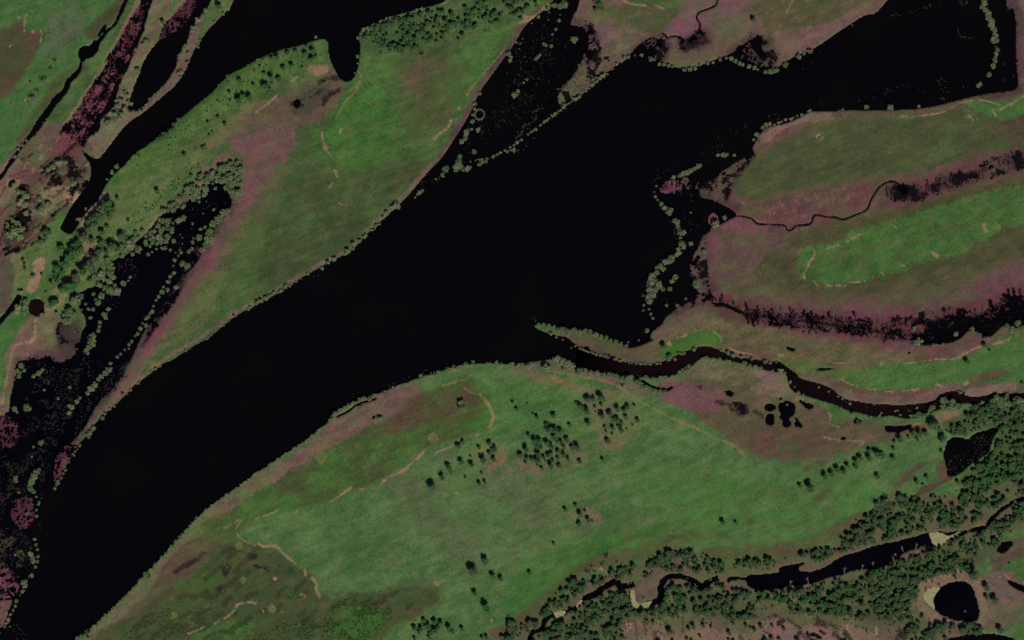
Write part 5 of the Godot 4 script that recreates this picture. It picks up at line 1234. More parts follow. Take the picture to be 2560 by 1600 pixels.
	tiles(W, 3, 2, [1655, 760, 40, 1650, 810, 34, 1740, 790, 50, 1790, 820, 44, 1720, 830, 36, 1545, 830, 36, 1420, 890, 34, 1460, 910, 36, 1390, 900, 20, 2160, 740, 44, 2210, 760, 50, 2250, 790, 40, 2120, 770, 36, 2190, 800, 36, 2380, 770, 50, 2340, 750, 36, 2250, 720, 30, 2400, 820, 44, 2350, 820, 30], "grey-green willow on the right reach of the side channel", "tree", "side channel willows")
	tiles(S, 3, 2, [1405, 830, 14, 1070, 880, 12, 1050, 905, 16, 1200, 860, 11, 1225, 855, 11, 1350, 905, 18, 2025, 775, 18, 1820, 685, 18, 1795, 675, 12, 250, 630, 9, 480, 635, 11, 575, 675, 12, 663, 720, 13, 705, 745, 13, 775, 790, 15, 205, 585, 18, 285, 690, 18, 120, 475, 26, 40, 480, 14, 690, 830, 14, 795, 885, 24, 600, 795, 10, 1340, 325, 14, 560, 80, 10, 180, 800, 10, 130, 765, 20, 335, 705, 10, 160, 500, 14, 80, 395, 12, 20, 400, 18, 1000, 795, 9, 1525, 860, 20, 1510, 880, 20, 1330, 855, 8, 960, 920, 12, 1250, 895, 14], "pale shrub standing in or beside the side channel", "shrub", "side channel shrubs")
	# --- woods
	var lw := "trees of the lower woods"
	wood(T, [1270, 1560, 1340, 1540, 1400, 1480, 1440, 1445, 1500, 1436, 1590, 1408, 1650, 1385, 1720, 1378, 1790, 1400, 1870, 1400, 1960, 1393, 2060, 1370, 2110, 1338, 2160, 1300, 2190, 1258, 2260, 1240, 2360, 1240, 2440, 1230, 2500, 1205, 2560, 1180, 2800, 1100, 2800, 1150, 2560, 1236, 2500, 1265, 2460, 1295, 2400, 1322, 2320, 1326, 2230, 1345, 2140, 1372, 2090, 1385, 2060, 1400, 1940, 1408, 1860, 1430, 1800, 1432, 1700, 1428, 1640, 1432, 1600, 1450, 1540, 1446, 1480, 1470, 1400, 1520, 1350, 1560, 1290, 1600, 1250, 1600], 7.0, 2.6, 8.4, 0.985, "dark green tree in the wood strip above the long creek", "tree", lw, -0.6)
	wood(T, [1330, 1605, 1375, 1572, 1405, 1548, 1460, 1508, 1520, 1482, 1575, 1488, 1585, 1525, 1640, 1522, 1662, 1480, 1700, 1455, 1760, 1478, 1800, 1462, 1880, 1480, 1980, 1474, 2070, 1455, 2150, 1436, 2240, 1408, 2300, 1386, 2370, 1352, 2440, 1332, 2490, 1300, 2540, 1262, 2800, 1170, 2800, 1270, 2560, 1300, 2530, 1330, 2490, 1365, 2440, 1390, 2415, 1430, 2440, 1446, 2380, 1446, 2310, 1450, 2290, 1500, 2300, 1535, 2360, 1558, 2450, 1560, 2440, 1588, 2340, 1600, 2270, 1600, 2250, 1550, 2200, 1560, 2140, 1545, 2060, 1535, 1990, 1530, 1930, 1500, 1890, 1520, 1860, 1550, 1780, 1540, 1700, 1545, 1640, 1540, 1560, 1545, 1540, 1600, 1500, 1660, 1300, 1660], 6.9, 2.6, 8.6, 0.985, "dark green tree in the dense wood below the long creek", "tree", lw, -0.6)
	wood(T, [1560, 1545, 1640, 1540, 1780, 1545, 1860, 1550, 1900, 1530, 1960, 1560, 2000, 1620, 1560, 1640], 17.0, 4.5, 9.0, 0.6, "tree scattered on the sandy ground at the bottom of the woods", "tree", lw, 0.1)
	wood(T, [2380, 1060, 2420, 1025, 2480, 1002, 2560, 1000, 2800, 995, 2800, 1170, 2560, 1195, 2500, 1210, 2450, 1232, 2415, 1222, 2405, 1195, 2445, 1160, 2482, 1130, 2494, 1084, 2440, 1078, 2400, 1088, 2365, 1080], 6.6, 2.6, 8.4, 0.997, "dark green tree in the wood around the forest pond", "tree", "trees around the forest pond", 0.1)
	var uw := "trees of the upper wood"
	wood(T, [900, 112, 908, 85, 960, 58, 1040, 36, 1075, 60, 1068, 100, 1045, 122, 990, 132, 950, 120], 7.6, 3.2, 8.0, 0.98, "dark green tree in the dense left half of the upper wood", "tree", uw, 0.2)
	wood(T, [1040, 36, 1110, 28, 1170, 10, 1230, -40, 1400, -60, 1345, 8, 1285, 42, 1240, 60, 1200, 72, 1150, 100, 1110, 110, 1066, 105, 1075, 60], 9.5, 3.4, 8.0, 0.75, "dark tree in the open right half of the upper wood", "tree", uw, 0.2)
	hedge(S, [905, 84, 912, 72, 957, 52, 1037, 27, 1090, 14, 1114, 4, 1180, -40], 6, 1.0, 2.2, 4.0, 0.9, "pale shrub along the shore of the upper wood", "shrub", "upper wood shore shrubs")
	tiles(S, 1, 0, [960, 530, 20, 965, 355, 20, 935, 690, 10, 565, 350, 15, 960, 598, 8, 15, 570, 18], "pale shrub leaning over the notch of the river arm", "shrub", "notch shrubs")
	tiles(T, 1, 0, [260, 650, 28, 470, 520, 30, 540, 490, 32, 530, 570, 34, 440, 640, 14, 340, 620, 26, 375, 490, 22, 300, 510, 26, 200, 550, 30, 150, 560, 24, 480, 440, 18], "dark tree on the green tip left of the river notch", "tree", "trees left of the notch")
	tiles(T, 1, 0, [150, 740, 34, 220, 760, 34, 90, 830, 44, 130, 860, 30, 155, 795, 18, 80, 700, 20], "dark tree in the clump above the wet flat", "tree", "trees left of the notch")
	tiles(D, 1, 0, [1580, 540, 38], "bare tree with dark shadow below the upper wood", "tree", "bare grey trees")
	tiles(D, 1, 0, [655, 800, 34], "bare grey tree on the wet flat under the notch", "tree", "bare grey trees")
	wood(T, [640, 148, 700, 132, 760, 116, 800, 108, 812, 120, 790, 150, 740, 165, 690, 175, 640, 190, 600, 215, 570, 240, 560, 225, 600, 185], 15.0, 2.5, 5.5, 0.5, "small bush in the scrub along the river arm tip", "tree", "river arm scrub", 0.3)
	hedge(T, [322, 402, 345, 384, 372, 364, 410, 334, 450, 300, 495, 263, 532, 232, 569, 194, 608, 172, 640, 154], 5, 2.6, 2.2, 5.0, 0.75, "small green bush in the fringe along the river arm", "tree", "river arm scrub")
	tiles(T, 0, 0, [1690, 1130, 22, 1640, 1230, 30, 1580, 1270, 34, 1520, 1310, 34, 1440, 1360, 26], "dense green bush on the river arm shore", "tree", "river arm scrub")
	tiles(T, 0, 0, [2300, 910, 28, 2360, 935, 36, 2265, 960, 40, 2400, 805, 20, 2270, 770, 30, 2065, 1110, 20, 1970, 1160, 20, 2130, 1180, 22, 2010, 1248, 12, 1978, 1280, 14, 1745, 1465, 24, 2180, 950, 12, 2060, 955, 12, 1920, 1400, 20, 1940, 1380, 16], "round tree scattered on the green slope right of the river arm", "tree", "slope trees")
	tiles(T, 0, 0, [2075, 70, 34], "dark tree on the green ridge top near the river arm", "tree", "ridge trees")
	tiles(T, 0, 0, [1540, 205, 24], "dark tree on the ridge between the two old channels", "tree", "ridge trees")
	tiles(T, 0, 0, [290, 780, 13], "tiny bush left of the bare row in the corner pasture", "tree", "ridge trees")
	tiles(D, 0, 0, [525, 590, 28, 490, 670, 32, 415, 780, 38, 440, 750, 24, 360, 880, 34, 330, 920, 24, 310, 940, 40, 275, 985, 18], "bare dark tree in the row on the corner pasture", "tree", "bare row in the pasture")
	tiles(W, 0, 0, [1030, 1170, 40], "large grey-green willow at the end of the marsh channel", "tree", "channel willows")
	tiles(S, 0, 0, [1390, 400, 30, 1360, 420, 20, 1300, 660, 26, 1310, 690, 18, 1200, 900, 24, 1180, 870, 16, 1150, 950, 24, 1120, 1000, 24, 1180, 1030, 26, 1090, 1080, 26, 1160, 1080, 24, 1200, 1060, 24, 1330, 1050, 22, 1380, 990, 12, 1370, 1010, 10, 1690, 690, 18, 1720, 680, 18, 1415, 935, 15, 1940, 100, 26, 1870, 190, 26, 1830, 260, 26, 1820, 290, 22, 1700, 520, 20, 1780, 500, 16, 1770, 590, 16, 1130, 1110, 20, 880, 1290, 20, 910, 1260, 16, 250, 1330, 16, 210, 1370, 18, 170, 1410, 18, 140, 1480, 20, 440, 1125, 8, 412, 1160, 8, 1240, 980, 20, 1210, 960, 16, 1100, 950, 18], "pale shrub on the ridges between the old channels", "shrub", "old channel shrubs")
	hedge(S, [480, 62, 470, 95, 448, 140, 438, 172, 412, 210, 376, 248, 356, 272], 7, 1.5, 1.6, 3.2, 0.5, "small shrub on the inner shore of the old channel", "shrub", "old channel shrubs")
	hedge(S, [584, 0, 569, 24, 550, 45, 521, 74, 489, 119, 474, 151, 458, 185, 434, 217], 7, 1.2, 1.6, 3.4, 0.6, "small shrub on the ridge shore of the river arm", "shrub", "old channel shrubs")
	tiles(S, 0, 1, [240, 330, 44, 200, 400, 40, 240, 420, 34, 180, 300, 26, 460, 420, 30, 390, 480, 40, 370, 370, 26, 80, 620, 34, 130, 680, 60, 180, 720, 44, 210, 650, 34, 100, 720, 34, 170, 600, 34, 700, 220, 30, 500, 60, 34, 560, 30, 34, 460, 90, 26, 120, 570, 30, 250, 500, 30, 620, 20, 26, 250, 1340, 30, 170, 1390, 34, 240, 1390, 34, 200, 1250, 26, 160, 1430, 30, 400, 1460, 22, 320, 1100, 20, 230, 1440, 24], "grey-brown shrub in the swampy ground at the left edge", "shrub", "left edge scrub")
	tiles(S, 0, 1, [1105, 60, 26, 1060, 115, 24, 1012, 182, 12, 810, 460, 14, 745, 560, 24], "pale leaning shrub on the dead-end river shore", "shrub", "dead end shrubs")
	# --- wooded levee
	tiles(T, 0, 1, [1030, 430, 58, 1070, 480, 46, 960, 470, 45, 940, 540, 50, 880, 560, 46, 900, 620, 46, 850, 660, 46, 840, 590, 36, 1040, 540, 36, 990, 500, 40], "dark tree in the top clump of the wooded levee", "tree", "wooded levee")
	tiles(T, 0, 1, [800, 730, 56, 870, 770, 36, 760, 850, 56, 700, 870, 52, 650, 930, 52, 620, 990, 50, 545, 1030, 46, 550, 1140, 40, 490, 1160, 22, 580, 840, 40, 740, 790, 40, 690, 940, 40, 590, 1070, 36, 700, 810, 36, 530, 1080, 30], "dark tree in the middle row of the wooded levee", "tree", "wooded levee")
	tiles(T, 0, 1, [1160, 730, 50, 1060, 820, 50, 960, 790, 38, 940, 880, 40, 910, 940, 50, 850, 1000, 52, 790, 1060, 50, 720, 1110, 46, 650, 1200, 54, 590, 1230, 36, 700, 1190, 46, 970, 850, 30, 880, 900, 34, 800, 1010, 34, 1010, 880, 30, 740, 1150, 34, 880, 1040, 40, 1110, 840, 40], "dark tree in the lower row of the wooded levee", "tree", "wooded levee")
	tiles(T, 0, 1, [1115, 365, 24, 1015, 635, 24, 970, 690, 34, 935, 755, 20, 1215, 575, 20, 1810, 150, 20, 1490, 300, 26], "small dark tree alone on the levee grass", "tree", "wooded levee")
	tiles(T, 0, 1, [435, 680, 34, 470, 690, 30, 400, 690, 20, 440, 730, 24, 390, 770, 28], "dark bush below the dead end of the river arm", "tree", "wooded levee")
	tiles(T, 0, 1, [500, 1350, 40, 540, 1340, 34, 490, 1380, 26, 220, 950, 20, 235, 985, 18, 240, 1030, 18, 180, 875, 16, 235, 845, 10, 95, 890, 14, 395, 1080, 14, 435, 1250, 12, 300, 1090, 12], "dark bush near the small round brown pond", "tree", "wooded levee")
	wood(T, [330, 540, 370, 500, 410, 470, 450, 430, 490, 400, 500, 410, 460, 450, 420, 480, 380, 520, 345, 550], 10.0, 1.6, 3.2, 0.5, "tiny green bush in the strip across the levee", "tree", "levee bushes", 0.3)
	# --- lagoon willows
	var lg := "willows of the lagoon"
	wood(W, [529, 430, 550, 412, 575, 402, 606, 412, 608, 455, 592, 488, 572, 482, 548, 458, 520, 455, 495, 452, 505, 432], 10.5, 5.5, 9.5, 1.0, "olive willow in the big clump at the lagoon head", "tree", lg)
	wood(W, [472, 462, 500, 448, 525, 458, 520, 488, 490, 496, 462, 515, 430, 532, 410, 540, 400, 530, 440, 500], 11.0, 5.0, 9.0, 1.0, "olive willow along the upper left lagoon shore", "tree", lg)
	wood(W, [385, 570, 400, 545, 425, 555, 432, 590, 405, 612, 370, 615, 352, 600], 11.0, 5.0, 9.0, 1.0, "grey willow in the clump at the lagoon waist", "tree", lg)
	tiles(W, 0, 1, [2035, 268, 20, 2010, 222, 14, 1880, 395, 16, 2020, 470, 16, 1690, 570, 34, 1735, 545, 34, 1608, 555, 14, 1635, 595, 16, 1820, 600, 16, 1640, 765, 26, 1820, 775, 22, 1785, 865, 24, 1815, 838, 20, 1650, 945, 24, 1712, 875, 20, 1685, 905, 12, 1635, 1000, 12, 1400, 890, 22, 1437, 868, 14, 1480, 840, 14, 1560, 830, 26, 1535, 830, 20, 1610, 850, 16, 1700, 850, 14, 1950, 390, 8, 1920, 505, 10, 1725, 735, 9, 1722, 790, 9, 1830, 740, 11, 1660, 875, 9, 1705, 705, 9], "round willow crown standing free in the upper lagoon", "tree", lg)
	tiles(W, 0, 1, [1730, 980, 36, 1770, 1000, 36], "willow of the big isolated pair on the lagoon's right side", "tree", lg)
	tiles(W, 0, 1, [2110, 500, 44, 2150, 480, 28, 2060, 570, 42, 2010, 600, 38, 1940, 635, 20, 1985, 680, 44, 1895, 655, 18, 1880, 730, 36, 1975, 750, 50, 1940, 800, 30, 1910, 850, 36, 2080, 540, 34, 1960, 720, 30], "willow along the right shore of the upper lagoon", "tree", lg)
	tiles(W, 0, 1, [1665, 1205, 26, 1585, 1225, 24, 1535, 1245, 28, 1645, 1065, 22, 1610, 1100, 22, 1590, 1150, 24, 1500, 1290, 20, 1475, 1325, 16, 1450, 1380, 14, 1440, 1430, 22, 1400, 1480, 24, 1380, 1500, 20, 1545, 1200, 16, 1420, 1450, 16], "willow in the row on the lagoon's lower right shore", "tree", lg)
	tiles(W, 0, 1, [1255, 890, 22, 1310, 850, 40, 1260, 745, 25, 1230, 800, 50, 1160, 840, 50, 1160, 905, 30, 1285, 690, 24, 1350, 680, 26, 1200, 780, 34, 1290, 830, 30, 1310, 730, 18, 1075, 1020, 20, 1040, 1060, 40, 1040, 1000, 44, 1060, 1100, 36, 960, 1080, 38, 1165, 1165, 32, 1085, 1185, 26, 1110, 1240, 44, 1040, 1230, 44, 1000, 1210, 38, 1070, 1250, 36, 960, 1280, 38, 885, 1265, 22, 1030, 1150, 34, 1080, 1110, 24, 1230, 1105, 16, 1213, 1140, 12, 1020, 950, 36, 940, 1180, 34, 980, 1120, 34, 900, 1110, 36, 860, 1150, 34], "willow in the clump along the lagoon's left shore", "tree", lg)
	tiles(W, 0, 1, [930, 1350, 32, 910, 1320, 20, 880, 1410, 22, 835, 1408, 20, 855, 1490, 22, 810, 1360, 16, 1025, 1410, 24, 985, 1460, 30, 1000, 1490, 24, 720, 1320, 50, 760, 1290, 36, 690, 1340, 36, 660, 1430, 44, 700, 1460, 36, 620, 1480, 36, 540, 1450, 20, 740, 1350, 30, 640, 1470, 34, 770, 1415, 14], "willow near the lower lagoon's left bay", "tree", lg)
	tiles(W, 0, 2, [640, 10, 44, 610, 0, 30, 945, 20, 22, 940, 60, 20, 930, 100, 24, 880, 150, 40, 850, 170, 24, 870, 200, 44, 850, 240, 40, 885, 235, 24, 820, 280, 26, 830, 310, 20, 800, 295, 14], "willow on the narrow bar in the lower lagoon", "tree", lg)
	tiles(W, 0, 2, [1380, 50, 24, 1350, 30, 14, 1330, 80, 24, 1300, 130, 22, 1275, 150, 12, 1245, 200, 20, 1220, 230, 20, 1220, 270, 14, 1180, 280, 14, 1140, 320, 14, 1110, 350, 18, 1045, 410, 20, 1040, 470, 30, 1010, 460, 20, 1000, 500, 32, 960, 530, 30, 930, 560, 24, 980, 510, 20, 900, 610, 34, 860, 650, 36, 880, 640, 24, 830, 690, 26, 755, 735, 20, 730, 770, 26, 660, 810, 26, 685, 825, 28, 655, 880, 24], "willow in the straight row along the lower lagoon", "tree", lg)
	tiles(W, 0, 2, [200, 430, 32, 165, 480, 26, 230, 475, 22, 180, 530, 26, 190, 500, 20, 405, 465, 20, 365, 500, 30, 390, 490, 20, 320, 530, 24, 140, 840, 30, 160, 870, 16, 255, 825, 40, 280, 840, 24], "willow clump crown in the left marsh bay", "tree", lg)
	tiles(W, 0, 2, [660, 635, 19, 550, 740, 18, 420, 660, 16, 388, 1160, 32, 318, 1198, 14, 303, 1288, 13], "round willow crown alone in the black marsh water", "tree", lg)
	tiles(W, 0, 2, [1165, 705, 20, 970, 925, 22, 885, 1020, 26, 850, 1070, 28, 840, 1110, 16, 1040, 840, 16, 990, 880, 16, 830, 1085, 20, 870, 1040, 18], "willow on the narrow pink bank beside the river", "tree", lg)
	tiles(W, 0, 2, [350, 1430, 36, 330, 1480, 40, 310, 1500, 30, 370, 1410, 20, 150, 1490, 28, 710, 1240, 14, 700, 1280, 14, 650, 1340, 14, 620, 1420, 14, 600, 1450, 14, 580, 1490, 14, 690, 1265, 12], "willow at the lower marsh near the left edge", "tree", lg)
	tiles(W, 0, 3, [300, 20, 36, 290, 80, 30, 320, 110, 24, 280, 50, 24, 155, 5, 26, 180, 115, 18, 345, 158, 14, 365, 225, 18, 370, 205, 12, 345, 280, 16, 348, 340, 20, 327, 560, 18, 340, 610, 18, 355, 655, 18, 290, 700, 30, 280, 685, 20, 315, 760, 32, 310, 735, 24, 360, 720, 20, 355, 770, 18, 335, 820, 18, 300, 900, 23, 225, 970, 32, 240, 1000, 28, 215, 1050, 24, 245, 955, 20, 155, 1140, 22, 145, 1190, 18, 125, 1230, 16, 100, 1270, 16, 80, 1310, 18, 60, 1350, 16, 45, 1385, 14, 95, 1385, 10, 145, 705, 14, 200, 668, 12, 520, 80, 18, 550, 30, 18, 545, 10, 16], "willow in the broken row between marsh and river", "tree", "willows by the lower river")
	tiles(W, 0, 3, [255, 320, 23], "round willow on the crimson marsh island", "tree", "willows by the lower river")
	tiles(W, 0, 3, [1380, 890, 30, 1400, 920, 32, 1350, 930, 20, 1330, 950, 20], "large pale willow leaning over the lower river bank", "tree", "willows by the lower river")
	tiles(W, 0, 3, [895, 1385, 26, 860, 1430, 22, 800, 1480, 34, 740, 1495, 28, 830, 1500, 26, 840, 1450, 16], "willow where the bank meets the bottom edge", "tree", "willows by the lower river")
	# --- river bank fringes
	hedge(S, [228, 1572, 254, 1549, 304, 1501, 349, 1453, 378, 1422, 413, 1385, 450, 1342, 497, 1292, 542, 1256, 616, 1203, 640, 1184, 680, 1160, 714, 1136, 746, 1115, 788, 1084, 812, 1064], 5.6, 1.3, 2.0, 4.2, 1.0, "grey-green shrub in the unbroken fringe of the lower river bank", "shrub", "lower river bank fringe")
	hedge(S, [822, 1052, 832, 1040, 862, 1018, 905, 997, 957, 982], 4.5, 2.2, 3.0, 5.6, 0.98, "thick shrub in the fringe above the pink bank", "shrub", "pink bank fringe")
	hedge(S, [957, 982, 992, 966, 1037, 950], 5.5, 1.8, 1.8, 3.6, 0.7, "sparse small shrub between the fringes of the bank", "shrub", "pink bank fringe")
	hedge(S, [1037, 948, 1090, 934, 1129, 921, 1169, 912, 1225, 910, 1280, 911, 1333, 907], 4.5, 2.6, 2.8, 5.2, 0.95, "grey-green shrub in the fringe below the spit tip", "shrub", "bank fringe below the spit")
	hedge(S, [190, 1130, 215, 1090, 250, 1048, 290, 1012, 340, 962, 400, 915, 480, 868, 530, 838, 577, 799, 640, 760], 6.0, 1.0, 1.5, 3.4, 0.75, "small shrub on the straight left river bank", "shrub", "left river bank shrubs")
	hedge(S, [640, 759, 693, 731, 746, 700], 4.8, 1.6, 2.6, 4.6, 0.95, "shrub in the thick stretch of the left river bank", "shrub", "left river bank shrubs")
	hedge(S, [746, 699, 788, 675, 830, 652, 873, 631, 918, 586, 952, 554, 994, 517], 6.5, 1.2, 1.8, 4.4, 0.7, "shrub on the upper left river bank", "shrub", "left river bank shrubs")
	tiles(S, 1, 1, [490, 1075, 14, 625, 1025, 18, 680, 965, 22, 740, 935, 22, 870, 860, 24, 920, 795, 24, 980, 760, 22, 1020, 730, 18, 1330, 435, 34, 1290, 450, 22, 1235, 500, 22, 1200, 540, 16, 1140, 615, 18, 1085, 660, 13], "large shrub on the upper left river bank", "shrub", "left river bank shrubs")
	tiles(W, 1, 1, [1790, 85, 36, 1800, 70, 24, 1760, 140, 24, 1770, 155, 14, 1910, 30, 36, 1890, 60, 36, 1930, 60, 34, 1890, 95, 26, 1920, 15, 30, 1995, 80, 30, 2020, 75, 20, 1960, 95, 18, 2110, 40, 24, 2140, 20, 18, 2170, 12, 22, 1545, 305, 24, 1570, 290, 18, 1525, 325, 14, 1505, 352, 11, 1700, 180, 12], "willow at the lower end of the dark inlet", "tree", "inlet willows")
	tiles(W, 1, 0, [2115, 885, 20, 2070, 980, 22, 2065, 1030, 18, 2050, 1085, 20, 2045, 1145, 26, 2095, 1228, 24, 2110, 1215, 14, 2035, 1220, 18, 1990, 1235, 30, 1985, 1265, 28, 1975, 1310, 26, 1945, 1340, 28, 2062, 1435, 28, 1925, 1480, 28, 2240, 1480, 22, 2280, 1460, 16, 2310, 1440, 16, 2350, 1420, 15, 2400, 1390, 16, 2180, 1500, 16, 2400, 570, 26, 2385, 510, 28, 2410, 540, 20], "round willow in the dark inlet below the meadow edge", "tree", "inlet willows")
	for k in 11:
		var a := TAU * k / 11.0
		tiles(W, 1, 0, [2112 + cos(a) * 44, 1082 + sin(a) * 48, 13], "small willow in the ring of crowns in the inlet", "tree", "ring of willows")
	tiles(W, 2, 0, [575, 370, 28, 605, 368, 26, 590, 395, 22], "pale willow of the heart-shaped clump in black water", "tree", "inlet willows")
	tiles(W, 2, 0, [445, 195, 20, 415, 275, 18, 370, 435, 20, 300, 415, 20, 320, 430, 16, 240, 540, 24, 220, 560, 18, 265, 520, 16, 30, 890, 36, 20, 910, 24, 55, 860, 20, 500, 50, 36, 450, 60, 32, 400, 50, 32, 490, 20, 28, 335, 80, 18, 250, 160, 20, 380, 325, 14, 140, 750, 18, 110, 780, 16, 455, 140, 8, 345, 190, 8, 302, 238, 6, 100, 365, 8, 75, 410, 12, 40, 400, 12, 70, 460, 8, 185, 220, 8, 350, 115, 10], "willow scattered in the upper inlet", "tree", "inlet willows")
	tiles(S, 2, 0, [20, 1370, 14, 50, 1345, 18, 90, 1320, 16, 150, 1270, 12, 190, 1240, 12, 220, 1220, 20, 270, 1180, 12, 335, 1128, 16, 410, 1075, 22, 390, 1095, 16, 490, 1010, 22, 460, 1040, 12, 540, 975, 12, 600, 935, 20, 640, 910, 18, 700, 860, 12, 760, 800, 22, 800, 770, 18, 830, 740, 18, 860, 715, 24, 900, 700, 12, 20, 1430, 12, 990, 605, 16, 950, 650, 10, 1060, 550, 18, 1100, 535, 20, 1160, 525, 8], "shrub in the long hedge between marsh shelf and lake", "shrub", "long lake hedge")
	hedge(S, [1284, 366, 1338, 323, 1407, 268, 1449, 242, 1481, 213, 1518, 181, 1545, 160, 1571, 141], 6, 1.2, 1.6, 3.4, 0.7, "small shrub in the long hedge between marsh shelf and lake", "shrub", "long lake hedge")
	hedge(S, [1120, 408, 1180, 402, 1230, 395, 1284, 372], 6, 1.2, 1.8, 3.6, 0.8, "small shrub in the hedge end near the inlet mouth", "shrub", "long lake hedge")
	tiles(W, 2, 0, [1310, 560, 26, 1300, 545, 18, 1225, 520, 20, 1390, 605, 20, 1430, 610, 20, 1480, 620, 20, 1515, 630, 16, 1630, 660, 24, 1680, 655, 26, 1730, 645, 24, 1770, 615, 14, 1850, 600, 18, 1900, 590, 16, 1965, 565, 20, 2025, 548, 16, 2070, 555, 26, 2110, 575, 26, 2150, 600, 24, 2180, 610, 18, 2240, 630, 24, 2290, 640, 26, 2320, 655, 16, 2395, 680, 24], "willow in the hedge along the north lake shore", "tree", "north lake shore willows")
	tiles(W, 2, 0, [2400, 1180, 26, 2370, 1205, 22, 2310, 1270, 26, 2330, 1280, 16, 2283, 1317, 18], "willow at the corner of the east lake shore", "tree", "east lake shore willows")
	tiles(W, 2, 0, [1945, 1465, 22, 2005, 1465, 30, 2030, 1460, 20, 1985, 1460, 20, 2100, 1465, 18], "willow of the small floating row near the east shore", "tree", "east lake shore willows")
	tiles(T, 2, 0, [820, 40, 40, 840, 80, 28, 790, 95, 24, 865, 100, 12, 790, 20, 30], "dark tree in the clump at the top edge", "tree", "top edge trees")
	tiles(T, 2, 0, [85, 180, 22, 235, 65, 20, 150, 60, 16, 10, 90, 24, 20, 40, 24], "dark tree on the grass beside the top inlet", "tree", "top edge trees")
	tiles(T, 2, 0, [2285, 195, 30], "dark bush alone on the brown ground at the top", "tree", "top edge trees")
	# --- lake, far right
	hedge(W, [2460, -120, 2460, 0, 2460, 16, 2470, 34, 2480, 58, 2486, 80, 2488, 103], 5.5, 2.6, 5.4, 8.6, 1.0, "grey-green willow in the thick arc in the right lake", "tree", "arc of willows in the lake")
	hedge(W, [2491, 118, 2491, 135, 2486, 153, 2478, 175, 2469, 190], 5.0, 1.6, 4.8, 7.4, 1.0, "grey-green willow in the lower piece of the lake arc", "tree", "arc of willows in the lake")
	tiles(W, 3, 0, [1985, 810, 24, 2005, 795, 24], "willow of the close pair below the lake arc", "tree", "lake willows")
	tiles(W, 3, 0, [1155, 1015, 35], "largest round willow on the lake's south shore", "tree", "lake willows")
	tiles(W, 3, 0, [930, 1010, 27], "round willow left of the largest one on the south shore", "tree", "lake willows")
	tiles(W, 3, 0, [1425, 1003, 18, 795, 237, 10, 705, 1032, 12], "small willow touching the lake shore", "tree", "lake willows")
	tiles(W, 3, 0, [290, 537, 30, 340, 505, 16, 395, 485, 28, 410, 480, 18, 160, 615, 28, 175, 605, 18, 25, 680, 32, 80, 665, 26, 55, 675, 20], "willow at the right end of the north lake shore", "tree", "lake willows")
	tiles(S, 3, 0, [390, 1048, 20, 320, 1085, 18, 275, 1095, 12, 215, 1125, 18, 165, 1130, 16, 100, 1160, 16, 60, 1180, 14, 15, 1170, 18, 130, 1150, 10, 240, 1110, 10], "shrub on the lake's south-west facing shore", "shrub", "lake shore shrubs")
	hedge(W, [1749, 414, 1732, 424, 1712, 434, 1694, 441], 4.6, 1.2, 4.6, 7.0, 1.0, "olive willow in the short straight row on the lake", "tree", "eastern hedge")
	tiles(W, 2, 1, [1525, 165, 24, 1365, 245, 14, 1345, 300, 9, 1355, 345, 17, 1375, 375, 14, 1410, 415, 24, 1400, 405, 16, 1440, 450, 28, 1480, 490, 34, 1500, 470, 26, 1470, 465, 24, 1490, 510, 20, 1535, 575, 28, 1560, 590, 30, 1570, 570, 16, 1565, 630, 24, 1580, 660, 24, 1590, 690, 32, 1625, 685, 28, 1590, 740, 18, 1600, 790, 34, 1620, 820, 26, 1630, 800, 18, 1570, 840, 24, 1575, 880, 28, 1550, 900, 20], "willow in the upper half of the eastern hedge", "tree", "eastern hedge")
	tiles(W, 2, 1, [1500, 930, 40, 1520, 920, 24, 1450, 965, 34, 1490, 960, 28, 1430, 950, 22, 1400, 1000, 32, 1430, 1030, 28, 1410, 1020, 24, 1370, 1010, 24, 1365, 1060, 30, 1330, 1090, 34, 1310, 1120, 30, 1350, 1140, 34, 1320, 1160, 34, 1290, 1160, 22, 1385, 1170, 38, 1370, 1150, 26, 1390, 1200, 30, 1425, 1222, 23, 1300, 1230, 36, 1350, 1230, 34, 1320, 1270, 38, 1290, 1290, 32, 1340, 1280, 26, 1300, 1340, 32, 1280, 1320, 24, 1280, 1195, 18, 1245, 1370, 15, 1240, 1420, 13, 1295, 1410, 14, 1310, 1455, 18, 1330, 1495, 16, 1240, 1280, 12], "willow in the lower half of the eastern hedge", "tree", "eastern hedge")
	for q in [[1490, 1217, 26, "round willow just right of the eastern hedge"], [1545, 1105, 30, "right-hand willow of the touching pair behind the eastern hedge"], [1512, 1145, 28, "left-hand willow of the touching pair behind the eastern hedge"], [1690, 788, 26, "small ring-like willow right of the eastern hedge"], [1815, 865, 26, "bright green round willow at the pink shore"], [1735, 1170, 44, "largest bright green willow at the pink shore"], [1925, 610, 40, "bright green willow on the red patch by the creek mouth"], [2010, 545, 25, "small bright willow at the creek mouth"], [1690, 495, 12, "tiny pale willow in the black marsh behind the hedge"], [1642, 1310, 16, "small willow at the dark creek mouth"], [1560, 1372, 20, "pale willow right of its twin below the marsh"], [1460, 1372, 18, "pale willow left of its twin below the marsh"]]:
		tiles(W, 2, 1, [q[0], q[1], q[2]], q[3], "tree", "free-standing marsh willows")
	tiles(W, 3, 1, [2120, 95, 28], "round bright willow at the end of the dark strip", "tree", "free-standing marsh willows")
